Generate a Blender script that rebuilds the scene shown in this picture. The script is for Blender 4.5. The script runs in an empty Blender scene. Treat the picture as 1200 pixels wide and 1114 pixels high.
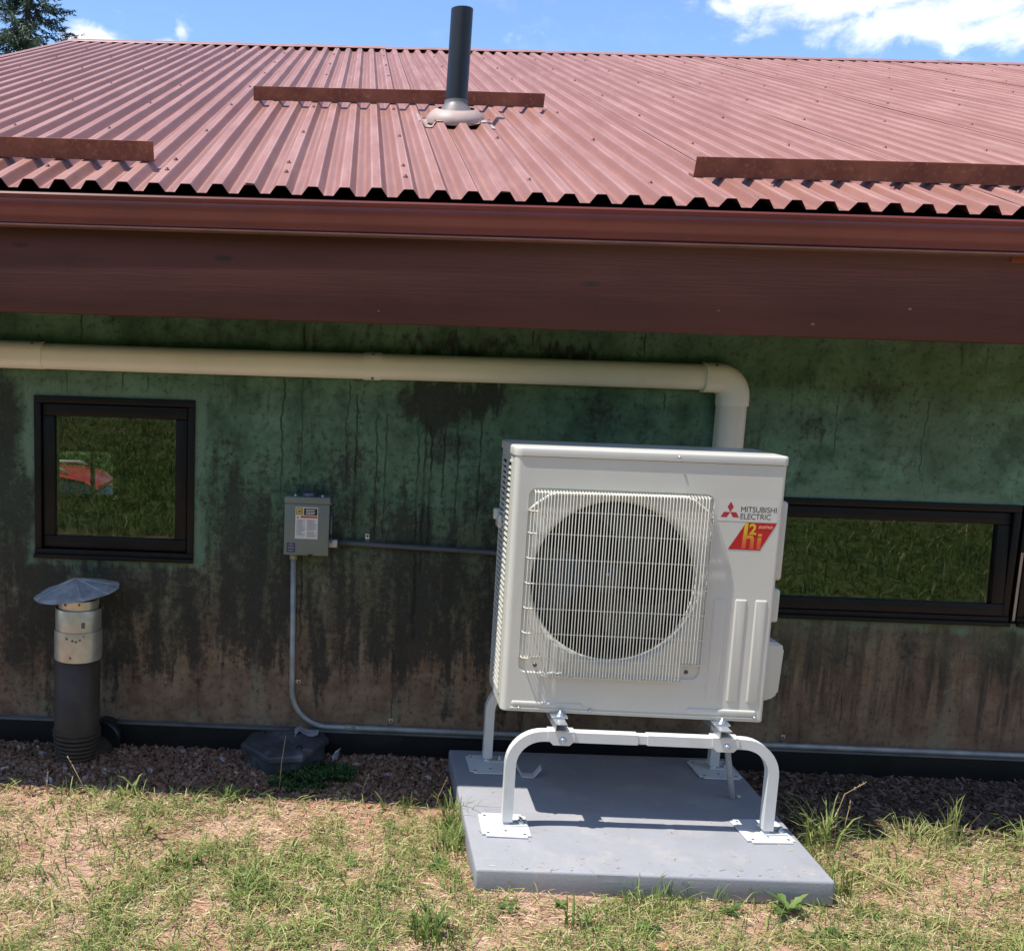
import bpy, bmesh, math, random
import numpy as np
from mathutils import Vector, Matrix
R_ = math.radians
PI = math.pi
rnd = random.Random(7)
rng = np.random.default_rng(11)
SC = bpy.context.scene
COL = SC.collection

# ------------------------------------------------------------------ camera
cam = bpy.data.cameras.new('camera')
co = bpy.data.objects.new('camera', cam)
COL.objects.link(co)
F, CX, CY, W, H = 1167.2, 382.1, 587.7, 1200.0, 1114.0
YAW, PITCH, ROLL = 0.0238, 0.1446, 0.0326
Rm = Matrix.Rotation(YAW, 3, 'Z') @ Matrix.Rotation(-PITCH, 3, 'X')
cr, sr = math.cos(ROLL), math.sin(ROLL)
ax = Rm @ Vector((cr, 0, sr)); up = Rm @ Vector((-sr, 0, cr)); fw = Rm @ Vector((0, 1, 0))
m3 = Matrix((ax, up, -fw)).transposed()
co.matrix_world = Matrix.Translation((0, -4.2855, 1.6552)) @ m3.to_4x4()
cam.sensor_width = 36
cam.lens = F / W * 36
cam.shift_x = (W / 2 - CX) / W
cam.shift_y = (CY - H / 2) / W
cam.clip_end = 3000
cam.clip_start = 0.05
SC.camera = co

# ------------------------------------------------------------------ sun and sky
SUN = Vector((0.40, 0.095, -1.0)).normalized()          # direction the light travels
sl = bpy.data.lights.new('sun', 'SUN')
sl.energy = 3.55
sl.angle = R_(0.5)
sl.color = (1.0, 0.95, 0.87)
so = bpy.data.objects.new('sun', sl)
so.rotation_euler = SUN.to_track_quat('-Z', 'Y').to_euler()
COL.objects.link(so)
SC.view_settings.view_transform = 'Standard'
SC.view_settings.look = 'None'
SC.view_settings.exposure = 0.88
SC.view_settings.gamma = 1
SC.view_settings.use_curve_mapping = False

world = bpy.data.worlds.new('World')
SC.world = world
world.use_nodes = True


class NT:
    """small expression helper over a node tree"""
    def __init__(s, tree): s.t = tree; s.n = tree.nodes; s.l = tree.links
    def node(s, typ, **kw):
        n = s.n.new(typ)
        for k, v in kw.items(): setattr(n, k, v)
        return n
    def put(s, inp, v):
        if isinstance(v, bpy.types.NodeSocket): s.l.new(v, inp)
        else: inp.default_value = v
    def m(s, op, a, b=None, c=None, clamp=False):
        n = s.node('ShaderNodeMath', operation=op, use_clamp=clamp)
        s.put(n.inputs[0], a)
        if b is not None: s.put(n.inputs[1], b)
        if c is not None: s.put(n.inputs[2], c)
        return n.outputs[0]
    def add(s, a, b): return s.m('ADD', a, b)
    def sub(s, a, b): return s.m('SUBTRACT', a, b)
    def mul(s, a, b): return s.m('MULTIPLY', a, b)
    def mx(s, a, b): return s.m('MAXIMUM', a, b)
    def mn(s, a, b): return s.m('MINIMUM', a, b)
    def step(s, x, a, b, lo=0.0, hi=1.0):
        n = s.node('ShaderNodeMapRange', interpolation_type='SMOOTHSTEP')
        s.put(n.inputs[0], x); n.inputs[1].default_value = a; n.inputs[2].default_value = b
        n.inputs[3].default_value = lo; n.inputs[4].default_value = hi
        return n.outputs[0]
    def mix(s, f, a, b, mode='MIX'):
        n = s.node('ShaderNodeMix', data_type='RGBA', blend_type=mode)
        s.put(n.inputs[0], f)
        s.put(n.inputs[6], a if isinstance(a, bpy.types.NodeSocket) else (*a, 1))
        s.put(n.inputs[7], b if isinstance(b, bpy.types.NodeSocket) else (*b, 1))
        return n.outputs[2]
    def noise(s, vec, scale=5, detail=4, rough=0.55, dist=0.0):
        n = s.node('ShaderNodeTexNoise')
        s.put(n.inputs['Vector'], vec)
        n.inputs['Scale'].default_value = scale; n.inputs['Detail'].default_value = detail
        n.inputs['Roughness'].default_value = rough; n.inputs['Distortion'].default_value = dist
        return n.outputs['Fac']
    def vor(s, vec, scale=5, feature='F1', out='Distance'):
        n = s.node('ShaderNodeTexVoronoi', feature=feature)
        s.put(n.inputs['Vector'], vec); n.inputs['Scale'].default_value = scale
        return n.outputs[out]
    def vmul(s, vec, v):
        n = s.node('ShaderNodeVectorMath', operation='MULTIPLY')
        s.put(n.inputs[0], vec); n.inputs[1].default_value = v
        return n.outputs[0]
    def vadd(s, vec, v):
        n = s.node('ShaderNodeVectorMath', operation='ADD')
        s.put(n.inputs[0], vec); n.inputs[1].default_value = v
        return n.outputs[0]
    def comb(s, x, y, z):
        n = s.node('ShaderNodeCombineXYZ')
        for i, v in enumerate((x, y, z)): s.put(n.inputs[i], v)
        return n.outputs[0]
    def sep(s, v):
        n = s.node('ShaderNodeSeparateXYZ'); s.put(n.inputs[0], v); return n.outputs
    def pos(s):
        return s.node('ShaderNodeNewGeometry').outputs['Position']
    def obj(s):
        return s.node('ShaderNodeTexCoord').outputs['Object']
    def bump(s, h, strength=0.3, dist=0.01):
        n = s.node('ShaderNodeBump'); s.put(n.inputs['Height'], h)
        n.inputs['Strength'].default_value = strength; n.inputs['Distance'].default_value = dist
        return n.outputs[0]


def build_world():
    k = NT(world.node_tree)
    k.n.clear()
    sky = k.node('ShaderNodeTexSky', sky_type='NISHITA')
    sky.sun_disc = False
    d = -SUN
    sky.sun_elevation = math.asin(d.z)
    sky.sun_rotation = math.atan2(d.x, d.y)
    sky.altitude = 2000
    sky.air_density = 1.0; sky.dust_density = 0.25; sky.ozone_density = 2.0
    vec = k.node('ShaderNodeTexCoord').outputs['Generated']
    x, y, z = k.sep(vec)
    zz = k.mx(k.add(z, 0.12), 0.05)
    p = k.comb(k.m('DIVIDE', x, zz), k.m('DIVIDE', y, zz), 0.0)
    n1 = k.noise(k.vadd(p, (0.6, 0.3, 0)), 1.5, 8, 0.62, 0.4)
    n2 = k.noise(vec, 9.0, 8, 0.62, 0.6)
    dens = k.step(k.add(k.mul(n1, 0.6), k.mul(n2, 0.4)), 0.52, 0.76, 0, 0.42)   # thin scattered cloud
    # cumulus heaps: (direction, half widths, weight)
    heaps = [((0.385, 0.876, 0.315), 0.085, 0.028, 1.0), ((0.445, 0.855, 0.281), 0.075, 0.016, 0.85), ((0.505, 0.823, 0.268), 0.06, 0.014, 0.85),
             ((0.335, 0.893, 0.312), 0.035, 0.022, 0.8), ((0.47, 0.82, 0.33), 0.07, 0.03, 0.9), ((-0.2436, 0.93, 0.268), 0.020, 0.014, 1.25), ((-0.182, 0.943, 0.268), 0.014, 0.010, 0.75), ((-0.166, 0.944, 0.284), 0.007, 0.008, 0.55),
             ((-0.6, 0.3, 0.5), 0.25, 0.10, 0.9), ((0.7, -0.5, 0.45), 0.25, 0.12, 0.9), ((-0.3, -0.8, 0.5), 0.3, 0.12, 0.9)]
    tot = None
    for (c, w, h, a) in heaps:
        cv = Vector(c).normalized()
        ux = k.m('DIVIDE', k.sub(x, cv.x), w)
        uy = k.m('DIVIDE', k.sub(y, cv.y), max(w, 0.02) * 1.3)
        uz = k.m('DIVIDE', k.sub(z, cv.z), h)
        r2 = k.add(k.add(k.mul(ux, ux), k.mul(uy, uy)), k.mul(uz, uz))
        b = k.mul(k.m('EXPONENT', k.mul(r2, -0.7)), a)
        tot = b if tot is None else k.mx(tot, b)
    n3 = k.noise(k.vmul(vec, (1, 1, 1.7)), 30.0, 9, 0.64, 0.35)
    heap = k.m('MULTIPLY', k.step(k.add(k.mul(tot, 0.85), k.mul(k.sub(n3, 0.5), 1.25)), 0.16, 0.74), 0.96)
    dens = k.mx(dens, heap)
    shade = k.noise(vec, 40, 5, 0.6)
    ccol = k.mix(k.step(shade, 0.35, 0.65), (4.3, 4.5, 5.0), (5.4, 5.5, 5.7))
    col = k.mix(dens, k.mix(1.0, sky.outputs[0], (0.86, 0.93, 1.02), 'MULTIPLY'), ccol)
    bg = k.node('ShaderNodeBackground')
    k.put(bg.inputs[0], col)
    bg.inputs[1].default_value = 0.14
    out = k.node('ShaderNodeOutputWorld')
    k.l.new(bg.outputs[0], out.inputs[0])


build_world()

# ------------------------------------------------------------------ materials
MATS = {}


def newmat(name):
    m = bpy.data.materials.new(name)
    m.use_nodes = True
    k = NT(m.node_tree)
    b = k.n['Principled BSDF']
    MATS[name] = m
    return m, k, b


def plain(name, c, rough=0.5, metal=0.0, var=0.15, scale=8.0, bump=0.0, bscale=60.0, dirt=None, dscale=4.0, damt=0.5, spec=0.5):
    m, k, b = newmat(name)
    o = k.obj()
    n = k.noise(o, scale, 5, 0.6)
    lo = tuple(v * (1 - var) for v in c); hi = tuple(min(1, v * (1 + var)) for v in c)
    col = k.mix(k.step(n, 0.3, 0.7), lo, hi)
    if dirt:
        d = k.noise(k.vadd(o, (3.1, 1.7, 0.4)), dscale, 7, 0.68)
        col = k.mix(k.mul(k.step(d, 0.5, 0.68), damt), col, dirt)
    k.put(b.inputs['Base Color'], col)
    b.inputs['Roughness'].default_value = rough
    b.inputs['Metallic'].default_value = metal
    b.inputs['Specular IOR Level'].default_value = spec
    if bump:
        k.put(b.inputs['Normal'], k.bump(k.noise(o, bscale, 4, 0.6), bump, 0.004))
    return m


def wall_mat():
    m, k, b = newmat('stained_stucco')
    P = k.pos()
    x, y, z = k.sep(P)
    wob = k.sub(k.noise(P, 2.2, 5, 0.6), 0.5)
    fine = k.noise(P, 38, 6, 0.7)
    mid = k.noise(P, 7, 6, 0.62)
    st = k.noise(k.vmul(P, (7.0, 1, 0.75)), 1.0, 6, 0.6, 0.5)
    st2 = k.noise(k.vmul(k.vadd(P, (5, 0, 3)), (16.0, 1, 1.6)), 1.0, 6, 0.65, 0.4)
    st3 = k.noise(k.vmul(k.vadd(P, (1, 0, 8)), (3.0, 1, 1.3)), 1.0, 7, 0.65, 0.8)
    zg = k.add(k.add(z, k.mul(wob, 0.55)), k.mul(k.sub(st2, 0.5), 0.5))
    big = k.noise(k.vadd(P, (9, 2, 4)), 1.7, 5, 0.6, 0.4)
    green = k.mix(k.step(k.add(k.mul(mid, 0.6), k.mul(big, 0.4)), 0.40, 0.62), (0.050, 0.108, 0.064), (0.132, 0.245, 0.162))
    green = k.mix(k.mul(k.step(big, 0.5, 0.64), 0.45), green, (0.070, 0.115, 0.055))
    brown = k.mix(k.step(mid, 0.35, 0.66), (0.175, 0.108, 0.068), (0.29, 0.20, 0.13))
    olive = k.mix(k.step(mid, 0.35, 0.66), (0.080, 0.076, 0.046), (0.15, 0.145, 0.09))
    col = k.mix(k.step(zg, 0.55, 1.05), k.mix(k.step(zg, 0.22, 0.62), brown, olive), green)
    verd = k.mul(k.step(k.noise(k.vmul(k.vadd(P, (2, 0, 6)), (3.5, 1, 3.0)), 1.0, 8, 0.72), 0.50, 0.64), k.mul(k.step(zg, 0.85, 1.15), k.step(x, -0.3, 1.9, 0.35, 1.0)))
    col = k.mix(k.mul(verd, 0.75), col, (0.155, 0.30, 0.205))
    # pale mineral bloom in the lower wall
    bl = k.noise(k.vmul(P, (7, 1, 3.2)), 1.0, 8, 0.75)
    pale = k.mul(k.step(bl, 0.53, 0.66), k.step(zg, 1.05, 0.55))
    col = k.mix(k.mul(pale, 0.7), col, (0.21, 0.205, 0.135))
    # black mould: thick on the left and middle, thinner at the right
    left = k.step(x, 0.9, 1.9, 1.0, 0.0)
    band = k.mul(k.step(zg, 0.0, 0.40), k.step(zg, 1.50, 0.95))
    bias = k.add(k.mul(k.mul(left, band), 0.115), -0.055)
    dk = k.add(k.add(k.add(k.mul(st, 0.30), k.mul(st3, 0.26)), k.add(k.mul(mid, 0.22), k.mul(st2, 0.22))), bias)
    dk = k.add(dk, k.add(k.mul(k.sub(fine, 0.5), 0.20), k.mul(k.sub(k.noise(P, 16, 5, .7), 0.5), 0.14)))
    dark = k.mul(k.step(dk, 0.490, 0.585), 0.86)
    dk2 = k.step(k.add(k.add(k.mul(st2, 0.6), k.mul(st3, 0.5)), k.mul(bias, 0.5)), 0.60, 0.70)
    dark = k.mx(dark, k.mul(dk2, 0.75))
    lowr = k.mul(k.mul(k.step(x, 1.6, 2.0), k.step(k.add(z, k.mul(st, 0.5)), 0.98, 0.6)), k.step(k.add(z, k.mul(st2, 0.4)), 0.22, 0.5))
    dark = k.mx(dark, k.mul(lowr, k.mul(k.step(k.add(k.mul(st2, .7), k.mul(mid, .3)), 0.42, 0.60), 0.85)))
        # placed blotches (cx, cz, w, h, amount)
    for (cx, cz, w, h, a) in [(0.36, 1.47, 0.17, 0.14, 1.15), (0.55, 1.50, 0.12, 0.10, 1.0), (0.45, 1.28, 0.2, 0.13, 0.65), (-1.55, 1.25, 0.14, 0.35, 1.05), (-0.44, 0.80, 0.20, 0.42, 0.75), (-0.55, 0.45, 0.30, 0.25, 0.55),
                              (0.2, 0.85, 0.5, 0.26, 0.6), (-1.0, 0.55, 0.45, 0.15, 0.75), (1.95, 1.44, 0.10, 0.07, 0.7), (2.2, 1.60, 0.16, 0.08, 0.66), (0.45, 1.71, 0.35, 0.05, 0.75), (0.9, 1.71, 0.2, 0.05, 0.8), (1.05, 1.45, 0.15, 0.2, 0.6),
                              (2.45, 0.48, 0.08, 0.16, 0.66), (2.15, 0.42, 0.15, 0.12, 0.6), (-1.45, 0.35, 0.2, 0.3, 0.75)]:
        dx = k.m('DIVIDE', k.sub(k.add(x, k.mul(wob, 0.12)), cx), w)
        dz = k.m('DIVIDE', k.add(k.sub(z, cz), k.mul(k.sub(st2, 0.5), 0.28)), h)
        r2 = k.add(k.mul(dx, dx), k.mul(dz, dz))
        g = k.mul(k.m('EXPONENT', k.mul(r2, -0.8)), a)
        g = k.step(k.add(g, k.add(k.mul(k.sub(fine, 0.5), 0.7), k.mul(k.sub(mid, 0.5), 0.9))), 0.34, 0.78)
        dark = k.mx(dark, k.mul(g, 0.9))
    dark = k.mul(dark, k.sub(1.0, k.mul(pale, 0.60)))
    grit = k.noise(k.vmul(P, (34, 1, 20)), 1.0, 6, 0.75)
    dark = k.mul(dark, k.sub(1.0, k.mul(k.step(grit, 0.56, 0.70), 0.55)))
    # cleaner washed strip round the windows
    for (x0, x1, z0, z1) in [(-1.377, -0.677, 0.75, 1.45), (1.6, 4.2, 0.607, 1.123)]:
        dx = k.sub(k.m('ABSOLUTE', k.sub(x, (x0 + x1) / 2)), (x1 - x0) / 2)
        dz = k.sub(k.m('ABSOLUTE', k.sub(z, (z0 + z1) / 2)), (z1 - z0) / 2)
        dd = k.add(k.mx(dx, dz), k.add(k.mul(k.sub(mid, 0.5), 0.16), k.mul(k.sub(st2, 0.5), 0.14)))
        halo = k.mul(k.step(dd, 0.060, 0.015), k.step(k.noise(P, 3.1, 4, .6), 0.36, 0.52))
        dark = k.mul(dark, k.sub(1.0, k.mul(halo, 0.8)))
        col = k.mix(k.mul(halo, 0.75), col, k.mix(k.step(fine, 0.3, 0.7), (0.11, 0.20, 0.135), (0.20, 0.31, 0.235)))
    col = k.mix(dark, col, k.mix(fine, (0.009, 0.010, 0.009), (0.037, 0.037, 0.032)))
    col = k.mix(k.mul(k.step(fine, 0.50, 0.66), 0.5), col, (0.02, 0.021, 0.016))
    col = k.mix(k.mul(k.step(k.noise(P, 70, 4, .7), 0.58, 0.70), 0.35), col, (0.20, 0.21, 0.155))
    # hairline cracks and drip lines: (x, z top, z bottom, width, wobble phase)
    crk = None
    wx = k.mul(k.sub(k.noise(k.comb(0.0, 0.0, k.mul(z, 1.0)), 9, 5, 0.6), 0.5), 0.05)
    wx2 = k.mul(k.sub(k.noise(k.comb(3.0, 4.0, k.mul(z, 1.0)), 7, 5, 0.6), 0.5), 0.06)
    for i, (cx, zt, zb, wd) in enumerate([(-1.24, 1.56, 1.44, .004), (-0.88, 1.56, 1.47, .004), (-0.30, 1.56, 1.02, .006), (-0.215, 1.78, 1.08, .004), (-1.17, 1.80, 1.66, .006), (-0.99, 1.57, 1.46, .004), (-0.02, 1.55, 1.12, .004), (0.02, 1.5, 0.86, .006), (0.11, 1.42, 0.85, .005),
                                          (0.15, 1.42, 0.85, .005), (0.29, 1.40, 0.83, .007), (0.32, 1.40, 0.70, .008), (0.345, 1.38, 0.80, .006), (0.40, 1.38, 1.05, .006), (0.46, 1.40, 0.95, .005), (0.555, 1.40, 0.86, .006), (0.30, 0.82, 0.4, .012), (0.22, 0.42, 0.0, .003), (-0.2, 0.80, 0.35, .006),
                                          (1.22, 1.79, 1.68, .006), (1.315, 1.55, 1.44, .005), (2.05, 1.56, 1.3, .003), (2.42, 1.55, 1.2, .003), (2.2, 0.5, 0.05, .003), (0.75, 1.79, 1.69, .006), (-1.02, 0.3, 0.02, .003), (0.15, 0.35, 0.2, .003)]):
        dx = k.m('ABSOLUTE', k.sub(k.add(x, wx if i % 2 else wx2), cx))
        c = k.step(dx, wd, wd * 0.25)
        c = k.mul(c, k.mul(k.step(z, zb, zb + 0.06), k.step(z, zt + 0.01, zt - 0.01)))
        crk = c if crk is None else k.mx(crk, c)
    col = k.mix(k.mul(crk, k.add(0.25, k.mul(k.step(mid, 0.38, 0.6), 0.5))), col, (0.010, 0.011, 0.010))
    k.put(b.inputs['Base Color'], col)
    b.inputs['Roughness'].default_value = 0.75
    b.inputs['Specular IOR Level'].default_value = 0.3
    hgt = k.add(k.add(k.mul(fine, 0.5), k.mul(k.noise(P, 110, 3, 0.6), 0.35)), k.sub(k.mul(mid, 0.6), k.mul(crk, 1.2)))
    k.put(b.inputs['Normal'], k.bump(hgt, 0.55, 0.006))
    return m


def roof_mat():
    m, k, b = newmat('roof_steel')
    P = k.pos()
    n = k.noise(P, 1.3, 6, 0.6)
    s = k.noise(k.vmul(P, (14, 1.2, 1.2)), 1.0, 6, 0.65)
    f = k.noise(P, 55, 5, 0.75)
    col = k.mix(k.step(n, 0.3, 0.7), (0.290, 0.130, 0.100), (0.355, 0.170, 0.134))
    col = k.mix(k.mul(k.step(s, 0.42, 0.72), 0.55), col, (0.47, 0.25, 0.215))
    col = k.mix(k.mul(k.step(f, 0.45, 0.75), 0.4), col, (0.25, 0.10, 0.082))
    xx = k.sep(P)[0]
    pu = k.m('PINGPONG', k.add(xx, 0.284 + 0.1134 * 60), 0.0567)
    grime_shade = k.mul(k.step(pu, 0.040, 0.054), k.add(0.25, k.mul(n, 0.6)))  # valley darkening: grime plus painted shade that sets off the ribs
    col = k.mix(grime_shade, col, (0.17, 0.085, 0.068))
    crest_light = k.mul(k.step(pu, 0.0105, 0.0150), k.step(pu, 0.0205, 0.0175))  # pale line on crest edges: lit rib edge painted into the colour
    col = k.mix(k.mul(crest_light, k.mul(k.step(s, 0.3, 0.6), 0.5)), col, (0.52, 0.31, 0.265))
    fl = k.mul(k.step(pu, 0.0185, 0.023), k.step(pu, 0.040, 0.032))  # darker flanks: rib shading painted into the colour
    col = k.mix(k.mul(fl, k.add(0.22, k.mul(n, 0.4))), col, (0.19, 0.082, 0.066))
    blot = k.noise(k.vmul(k.vadd(P, (4, 1, 2)), (2.2, 0.7, 0.7)), 1.0, 7, 0.7)
    col = k.mix(k.mul(k.step(blot, 0.52, 0.70), 0.35), col, (0.46, 0.28, 0.235))
    k.put(b.inputs['Base Color'], col)
    b.inputs['Roughness'].default_value = 0.48
    b.inputs['Specular IOR Level'].default_value = 0.35
    k.put(b.inputs['Normal'], k.bump(k.add(k.add(f, k.mul(n, 2)), k.mul(k.noise(k.vmul(P, (9, 2.2, 2.2)), 1.0, 3, .5), 1.6)), 0.22, 0.006))
    return m


def wood_mat():
    m, k, b = newmat('stained_beam_wood')
    P = k.pos()
    g = k.noise(k.vmul(P, (0.8, 6, 11)), 1.0, 6, 0.55, 0.9)
    g2 = k.noise(k.vmul(P, (3, 60, 120)), 1.0, 4, 0.6, 0.4)
    n = k.noise(k.vmul(P, (1, 1, 3)), 1.6, 5, 0.6)
    col = k.mix(k.step(g, 0.35, 0.65), (0.064, 0.0165, 0.0105), (0.084, 0.0215, 0.0138))
    col = k.mix(k.mul(k.step(n, 0.42, 0.68), 0.55), col, (0.098, 0.0265, 0.0170))
    x, y, z = k.sep(P)
    edge = k.step(k.add(z, k.mul(k.sub(n, 0.5), 0.12)), 2.02, 2.10)
    col = k.mix(k.mul(edge, 0.6), col, (0.042, 0.022, 0.017))
    kn = k.vor(k.vmul(P, (2.2, 1, 7)), 1.0)
    col = k.mix(k.mul(k.step(kn, 0.10, 0.03), 0.8), col, (0.02, 0.01, 0.008))
    fl = k.vor(k.vmul(P, (6, 1, 9)), 1.0)
    col = k.mix(k.mul(k.step(fl, 0.05, 0.03), 0.8), col, (0.25, 0.16, 0.12))
    k.put(b.inputs['Base Color'], col)
    b.inputs['Roughness'].default_value = 0.65
    k.put(b.inputs['Normal'], k.bump(k.add(k.mul(g, .5), k.mul(g2, 0.9)), 0.35, 0.003))
    return m


def rust_mat():
    m, k, b = newmat('rusty_painted_steel')
    P = k.pos()
    n = k.noise(P, 5, 7, 0.7); f = k.noise(P, 45, 7, 0.75)
    col = k.mix(k.step(n, 0.35, 0.65), (0.20, 0.068, 0.047), (0.32, 0.122, 0.078))
    col = k.mix(k.step(f, 0.52, 0.66), col, (0.38, 0.165, 0.085))
    col = k.mix(k.step(k.add(k.mul(n, 0.5), k.mul(f, 0.5)), 0.58, 0.66), col, (0.42, 0.29, 0.22))
    k.put(b.inputs['Base Color'], col)
    b.inputs['Roughness'].default_value = 0.8
    k.put(b.inputs['Normal'], k.bump(f, 0.3, 0.003))
    return m


def ground_mat():
    m, k, b = newmat('red_soil')
    P = k.pos()
    x, y, z = k.sep(P)
    n = k.noise(P, 3, 7, 0.65); f = k.noise(P, 40, 7, 0.75); g = k.noise(P, 160, 4, 0.7)
    col = k.mix(k.step(n, 0.35, 0.65), (0.46, 0.25, 0.175), (0.60, 0.38, 0.285))
    col = k.mix(k.mul(k.step(f, 0.42, 0.7), 0.6), col, (0.46, 0.33, 0.21))
    col = k.mix(k.mul(k.step(g, 0.5, 0.72), 0.6), col, (0.16, 0.085, 0.058))
    # dark compost against the right hand wall
    rt = k.mul(k.step(k.add(x, k.mul(k.sub(n, .5), .5)), 1.55, 1.8), k.step(k.add(y, k.mul(k.sub(f, .5), .25)), -0.66, -0.52))
    col = k.mix(rt, col, (0.075, 0.05, 0.042))
    lf = k.mul(k.sub(1.0, k.step(x, 1.5, 1.8)), k.step(k.add(y, k.mul(k.sub(f, .5), .25)), -0.56, -0.42))
    col = k.mix(lf, col, (0.16, 0.09, 0.07))
    # meadow beyond the trampled strip
    gr = k.noise(k.vmul(P, (9, 9, 3)), 1.0, 7, 0.75)
    meadow = k.mix(k.step(gr, 0.35, 0.65), (0.045, 0.075, 0.020), (0.15, 0.185, 0.06))
    meadow = k.mix(k.mul(k.step(k.noise(P, 0.8, 5, .6), .45, .65), .6), meadow, (0.16, 0.15, 0.06))
    far = k.mx(k.step(k.add(y, k.mul(k.sub(n, .5), 1.2)), -4.6, -5.4), k.mx(k.step(y, 6.4, 6.8), k.mx(k.step(x, 7.0, 8.5), k.step(x, -3.8, -5.0))))
    col = k.mix(far, col, meadow)
    k.put(b.inputs['Base Color'], col)
    b.inputs['Roughness'].default_value = 0.95
    b.inputs['Specular IOR Level'].default_value = 0.1
    k.put(b.inputs['Normal'], k.bump(k.add(k.mul(f, 1.0), k.mul(g, 0.4)), 0.7, 0.015))
    return m


def tint_mat(name, ramp, rough=0.7, trans=0.0, spec=0.3):
    """colour of each blade, chip or stone comes from its own 'tint' value"""
    m, k, b = newmat(name)
    a = k.node('ShaderNodeAttribute', attribute_name='tint')
    r = k.node('ShaderNodeValToRGB')
    e = r.color_ramp.elements
    e[0].position = ramp[0][0]; e[0].color = (*ramp[0][1], 1)
    e[1].position = ramp[-1][0]; e[1].color = (*ramp[-1][1], 1)
    for p, c in ramp[1:-1]:
        q = e.new(p); q.color = (*c, 1)
    k.put(r.inputs[0], a.outputs['Fac'])
    col = k.mix(k.mul(k.step(k.noise(k.pos(), 60, 4, .7), 0.4, 0.7), 0.25), r.outputs[0], (0.12, 0.09, 0.05))
    k.put(b.inputs['Base Color'], col)
    b.inputs['Roughness'].default_value = rough
    b.inputs['Specular IOR Level'].default_value = spec
    if trans:
        t = k.node('ShaderNodeBsdfTranslucent')
        k.put(t.inputs[0], r.outputs[0])
        ms = k.node('ShaderNodeMixShader')
        ms.inputs[0].default_value = trans
        k.l.new(b.outputs[0], ms.inputs[1]); k.l.new(t.outputs[0], ms.inputs[2])
        k.l.new(ms.outputs[0], k.n['Material Output'].inputs[0])
    return m


def glass_mat():
    m, k, b = newmat('window_glass')
    k.n.remove(b)
    fr = k.node('ShaderNodeFresnel'); fr.inputs[0].default_value = 1.5
    fac = k.m('MULTIPLY_ADD', fr.outputs[0], 2.7, 0.03, clamp=True)
    tr = k.node('ShaderNodeBsdfTransparent'); tr.inputs[0].default_value = (0.52, 0.58, 0.52, 1)
    gl = k.node('ShaderNodeBsdfGlossy'); gl.inputs['Roughness'].default_value = 0.014
    gl.inputs[0].default_value = (0.95, 1.0, 0.92, 1)
    k.put(gl.inputs['Normal'], k.bump(k.noise(k.pos(), 2.0, 2, .5), 0.02, 0.01))
    ms = k.node('ShaderNodeMixShader')
    k.put(ms.inputs[0], fac)
    k.l.new(tr.outputs[0], ms.inputs[1]); k.l.new(gl.outputs[0], ms.inputs[2])
    k.l.new(ms.outputs[0], k.n['Material Output'].inputs[0])
    return m


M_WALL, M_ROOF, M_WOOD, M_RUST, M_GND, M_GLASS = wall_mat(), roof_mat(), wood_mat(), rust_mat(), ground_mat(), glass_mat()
M_GUT = plain('gutter_enamel', (0.185, 0.046, 0.040), 0.28, var=0.12, scale=3, dirt=(0.10, 0.05, 0.045), damt=0.35)
M_BEAD = plain('gutter_bead', (0.20, 0.105, 0.085), 0.4)
M_FLASH = plain('black_membrane', (0.007, 0.007, 0.0075), 0.5, bump=0.25, bscale=30, dirt=(0.03, 0.023, 0.02), damt=0.4, spec=0.25)
M_FLTOP = plain('flashing_ledge', (0.13, 0.125, 0.12), 0.6, dirt=(0.06, 0.045, 0.038), damt=0.6)
M_BLACK = plain('black_window_frame', (0.0065, 0.0066, 0.007), 0.45, var=0.2, dirt=(0.03, 0.027, 0.024), damt=0.2, dscale=9, spec=0.22)
M_SPACER = plain('glazing_bead', (0.085, 0.085, 0.05), 0.6)
M_TAN = plain('pale_wood_reveal', (0.36, 0.27, 0.2), 0.6)
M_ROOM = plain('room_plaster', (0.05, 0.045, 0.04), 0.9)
M_WHITE = plain('unit_enamel', (0.60, 0.593, 0.525), 0.36, var=0.03, scale=2, bump=0.03, bscale=90, dirt=(0.57, 0.55, 0.46), damt=0.35, dscale=3.5)
M_LID = plain('unit_lid_enamel', (0.60, 0.59, 0.53), 0.33, var=0.03, scale=2, dirt=(0.55, 0.53, 0.47), damt=0.4, dscale=5)
M_WIRE = plain('guard_wire_coat', (0.70, 0.69, 0.60), 0.35, var=0.02)
M_COIL = plain('coil_fins', (0.006, 0.008, 0.008), 0.6, metal=0.0, var=0.3, scale=30)
M_FIN = plain('coil_edge_fins', (0.10, 0.14, 0.19), 0.35, metal=0.7, var=0.3, scale=40)
M_FAN = plain('fan_plastic', (0.055, 0.068, 0.064), 0.45, spec=0.4)
M_WELL = plain('fan_well_dark', (0.012, 0.015, 0.0145), 0.6, spec=0.2)
M_SHROUD = plain('fan_shroud', (0.55, 0.55, 0.50), 0.35, var=0.03)
M_STAND = plain('stand_powder_coat', (0.66, 0.665, 0.645), 0.4, var=0.03, dirt=(0.55, 0.53, 0.5), damt=0.3, dscale=12)
M_ZINC = plain('zinc_plate', (0.55, 0.57, 0.60), 0.32, metal=0.9, var=0.15, scale=25)
M_RAIL = plain('galvanised_rail', (0.42, 0.44, 0.46), 0.4, metal=0.6, var=0.12, scale=25)
M_GALV = plain('galvanised_sheet', (0.45, 0.45, 0.45), 0.5, metal=0.3, var=0.25, scale=14, bump=0.12, bscale=12, dirt=(0.2, 0.19, 0.18), damt=0.5, dscale=8)
M_COLLAR = plain('weathered_collar', (0.50, 0.49, 0.42), 0.36, metal=0.6, var=0.22, scale=7, bump=0.1, bscale=14, dirt=(0.34, 0.26, 0.17), damt=0.35, dscale=11)
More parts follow.
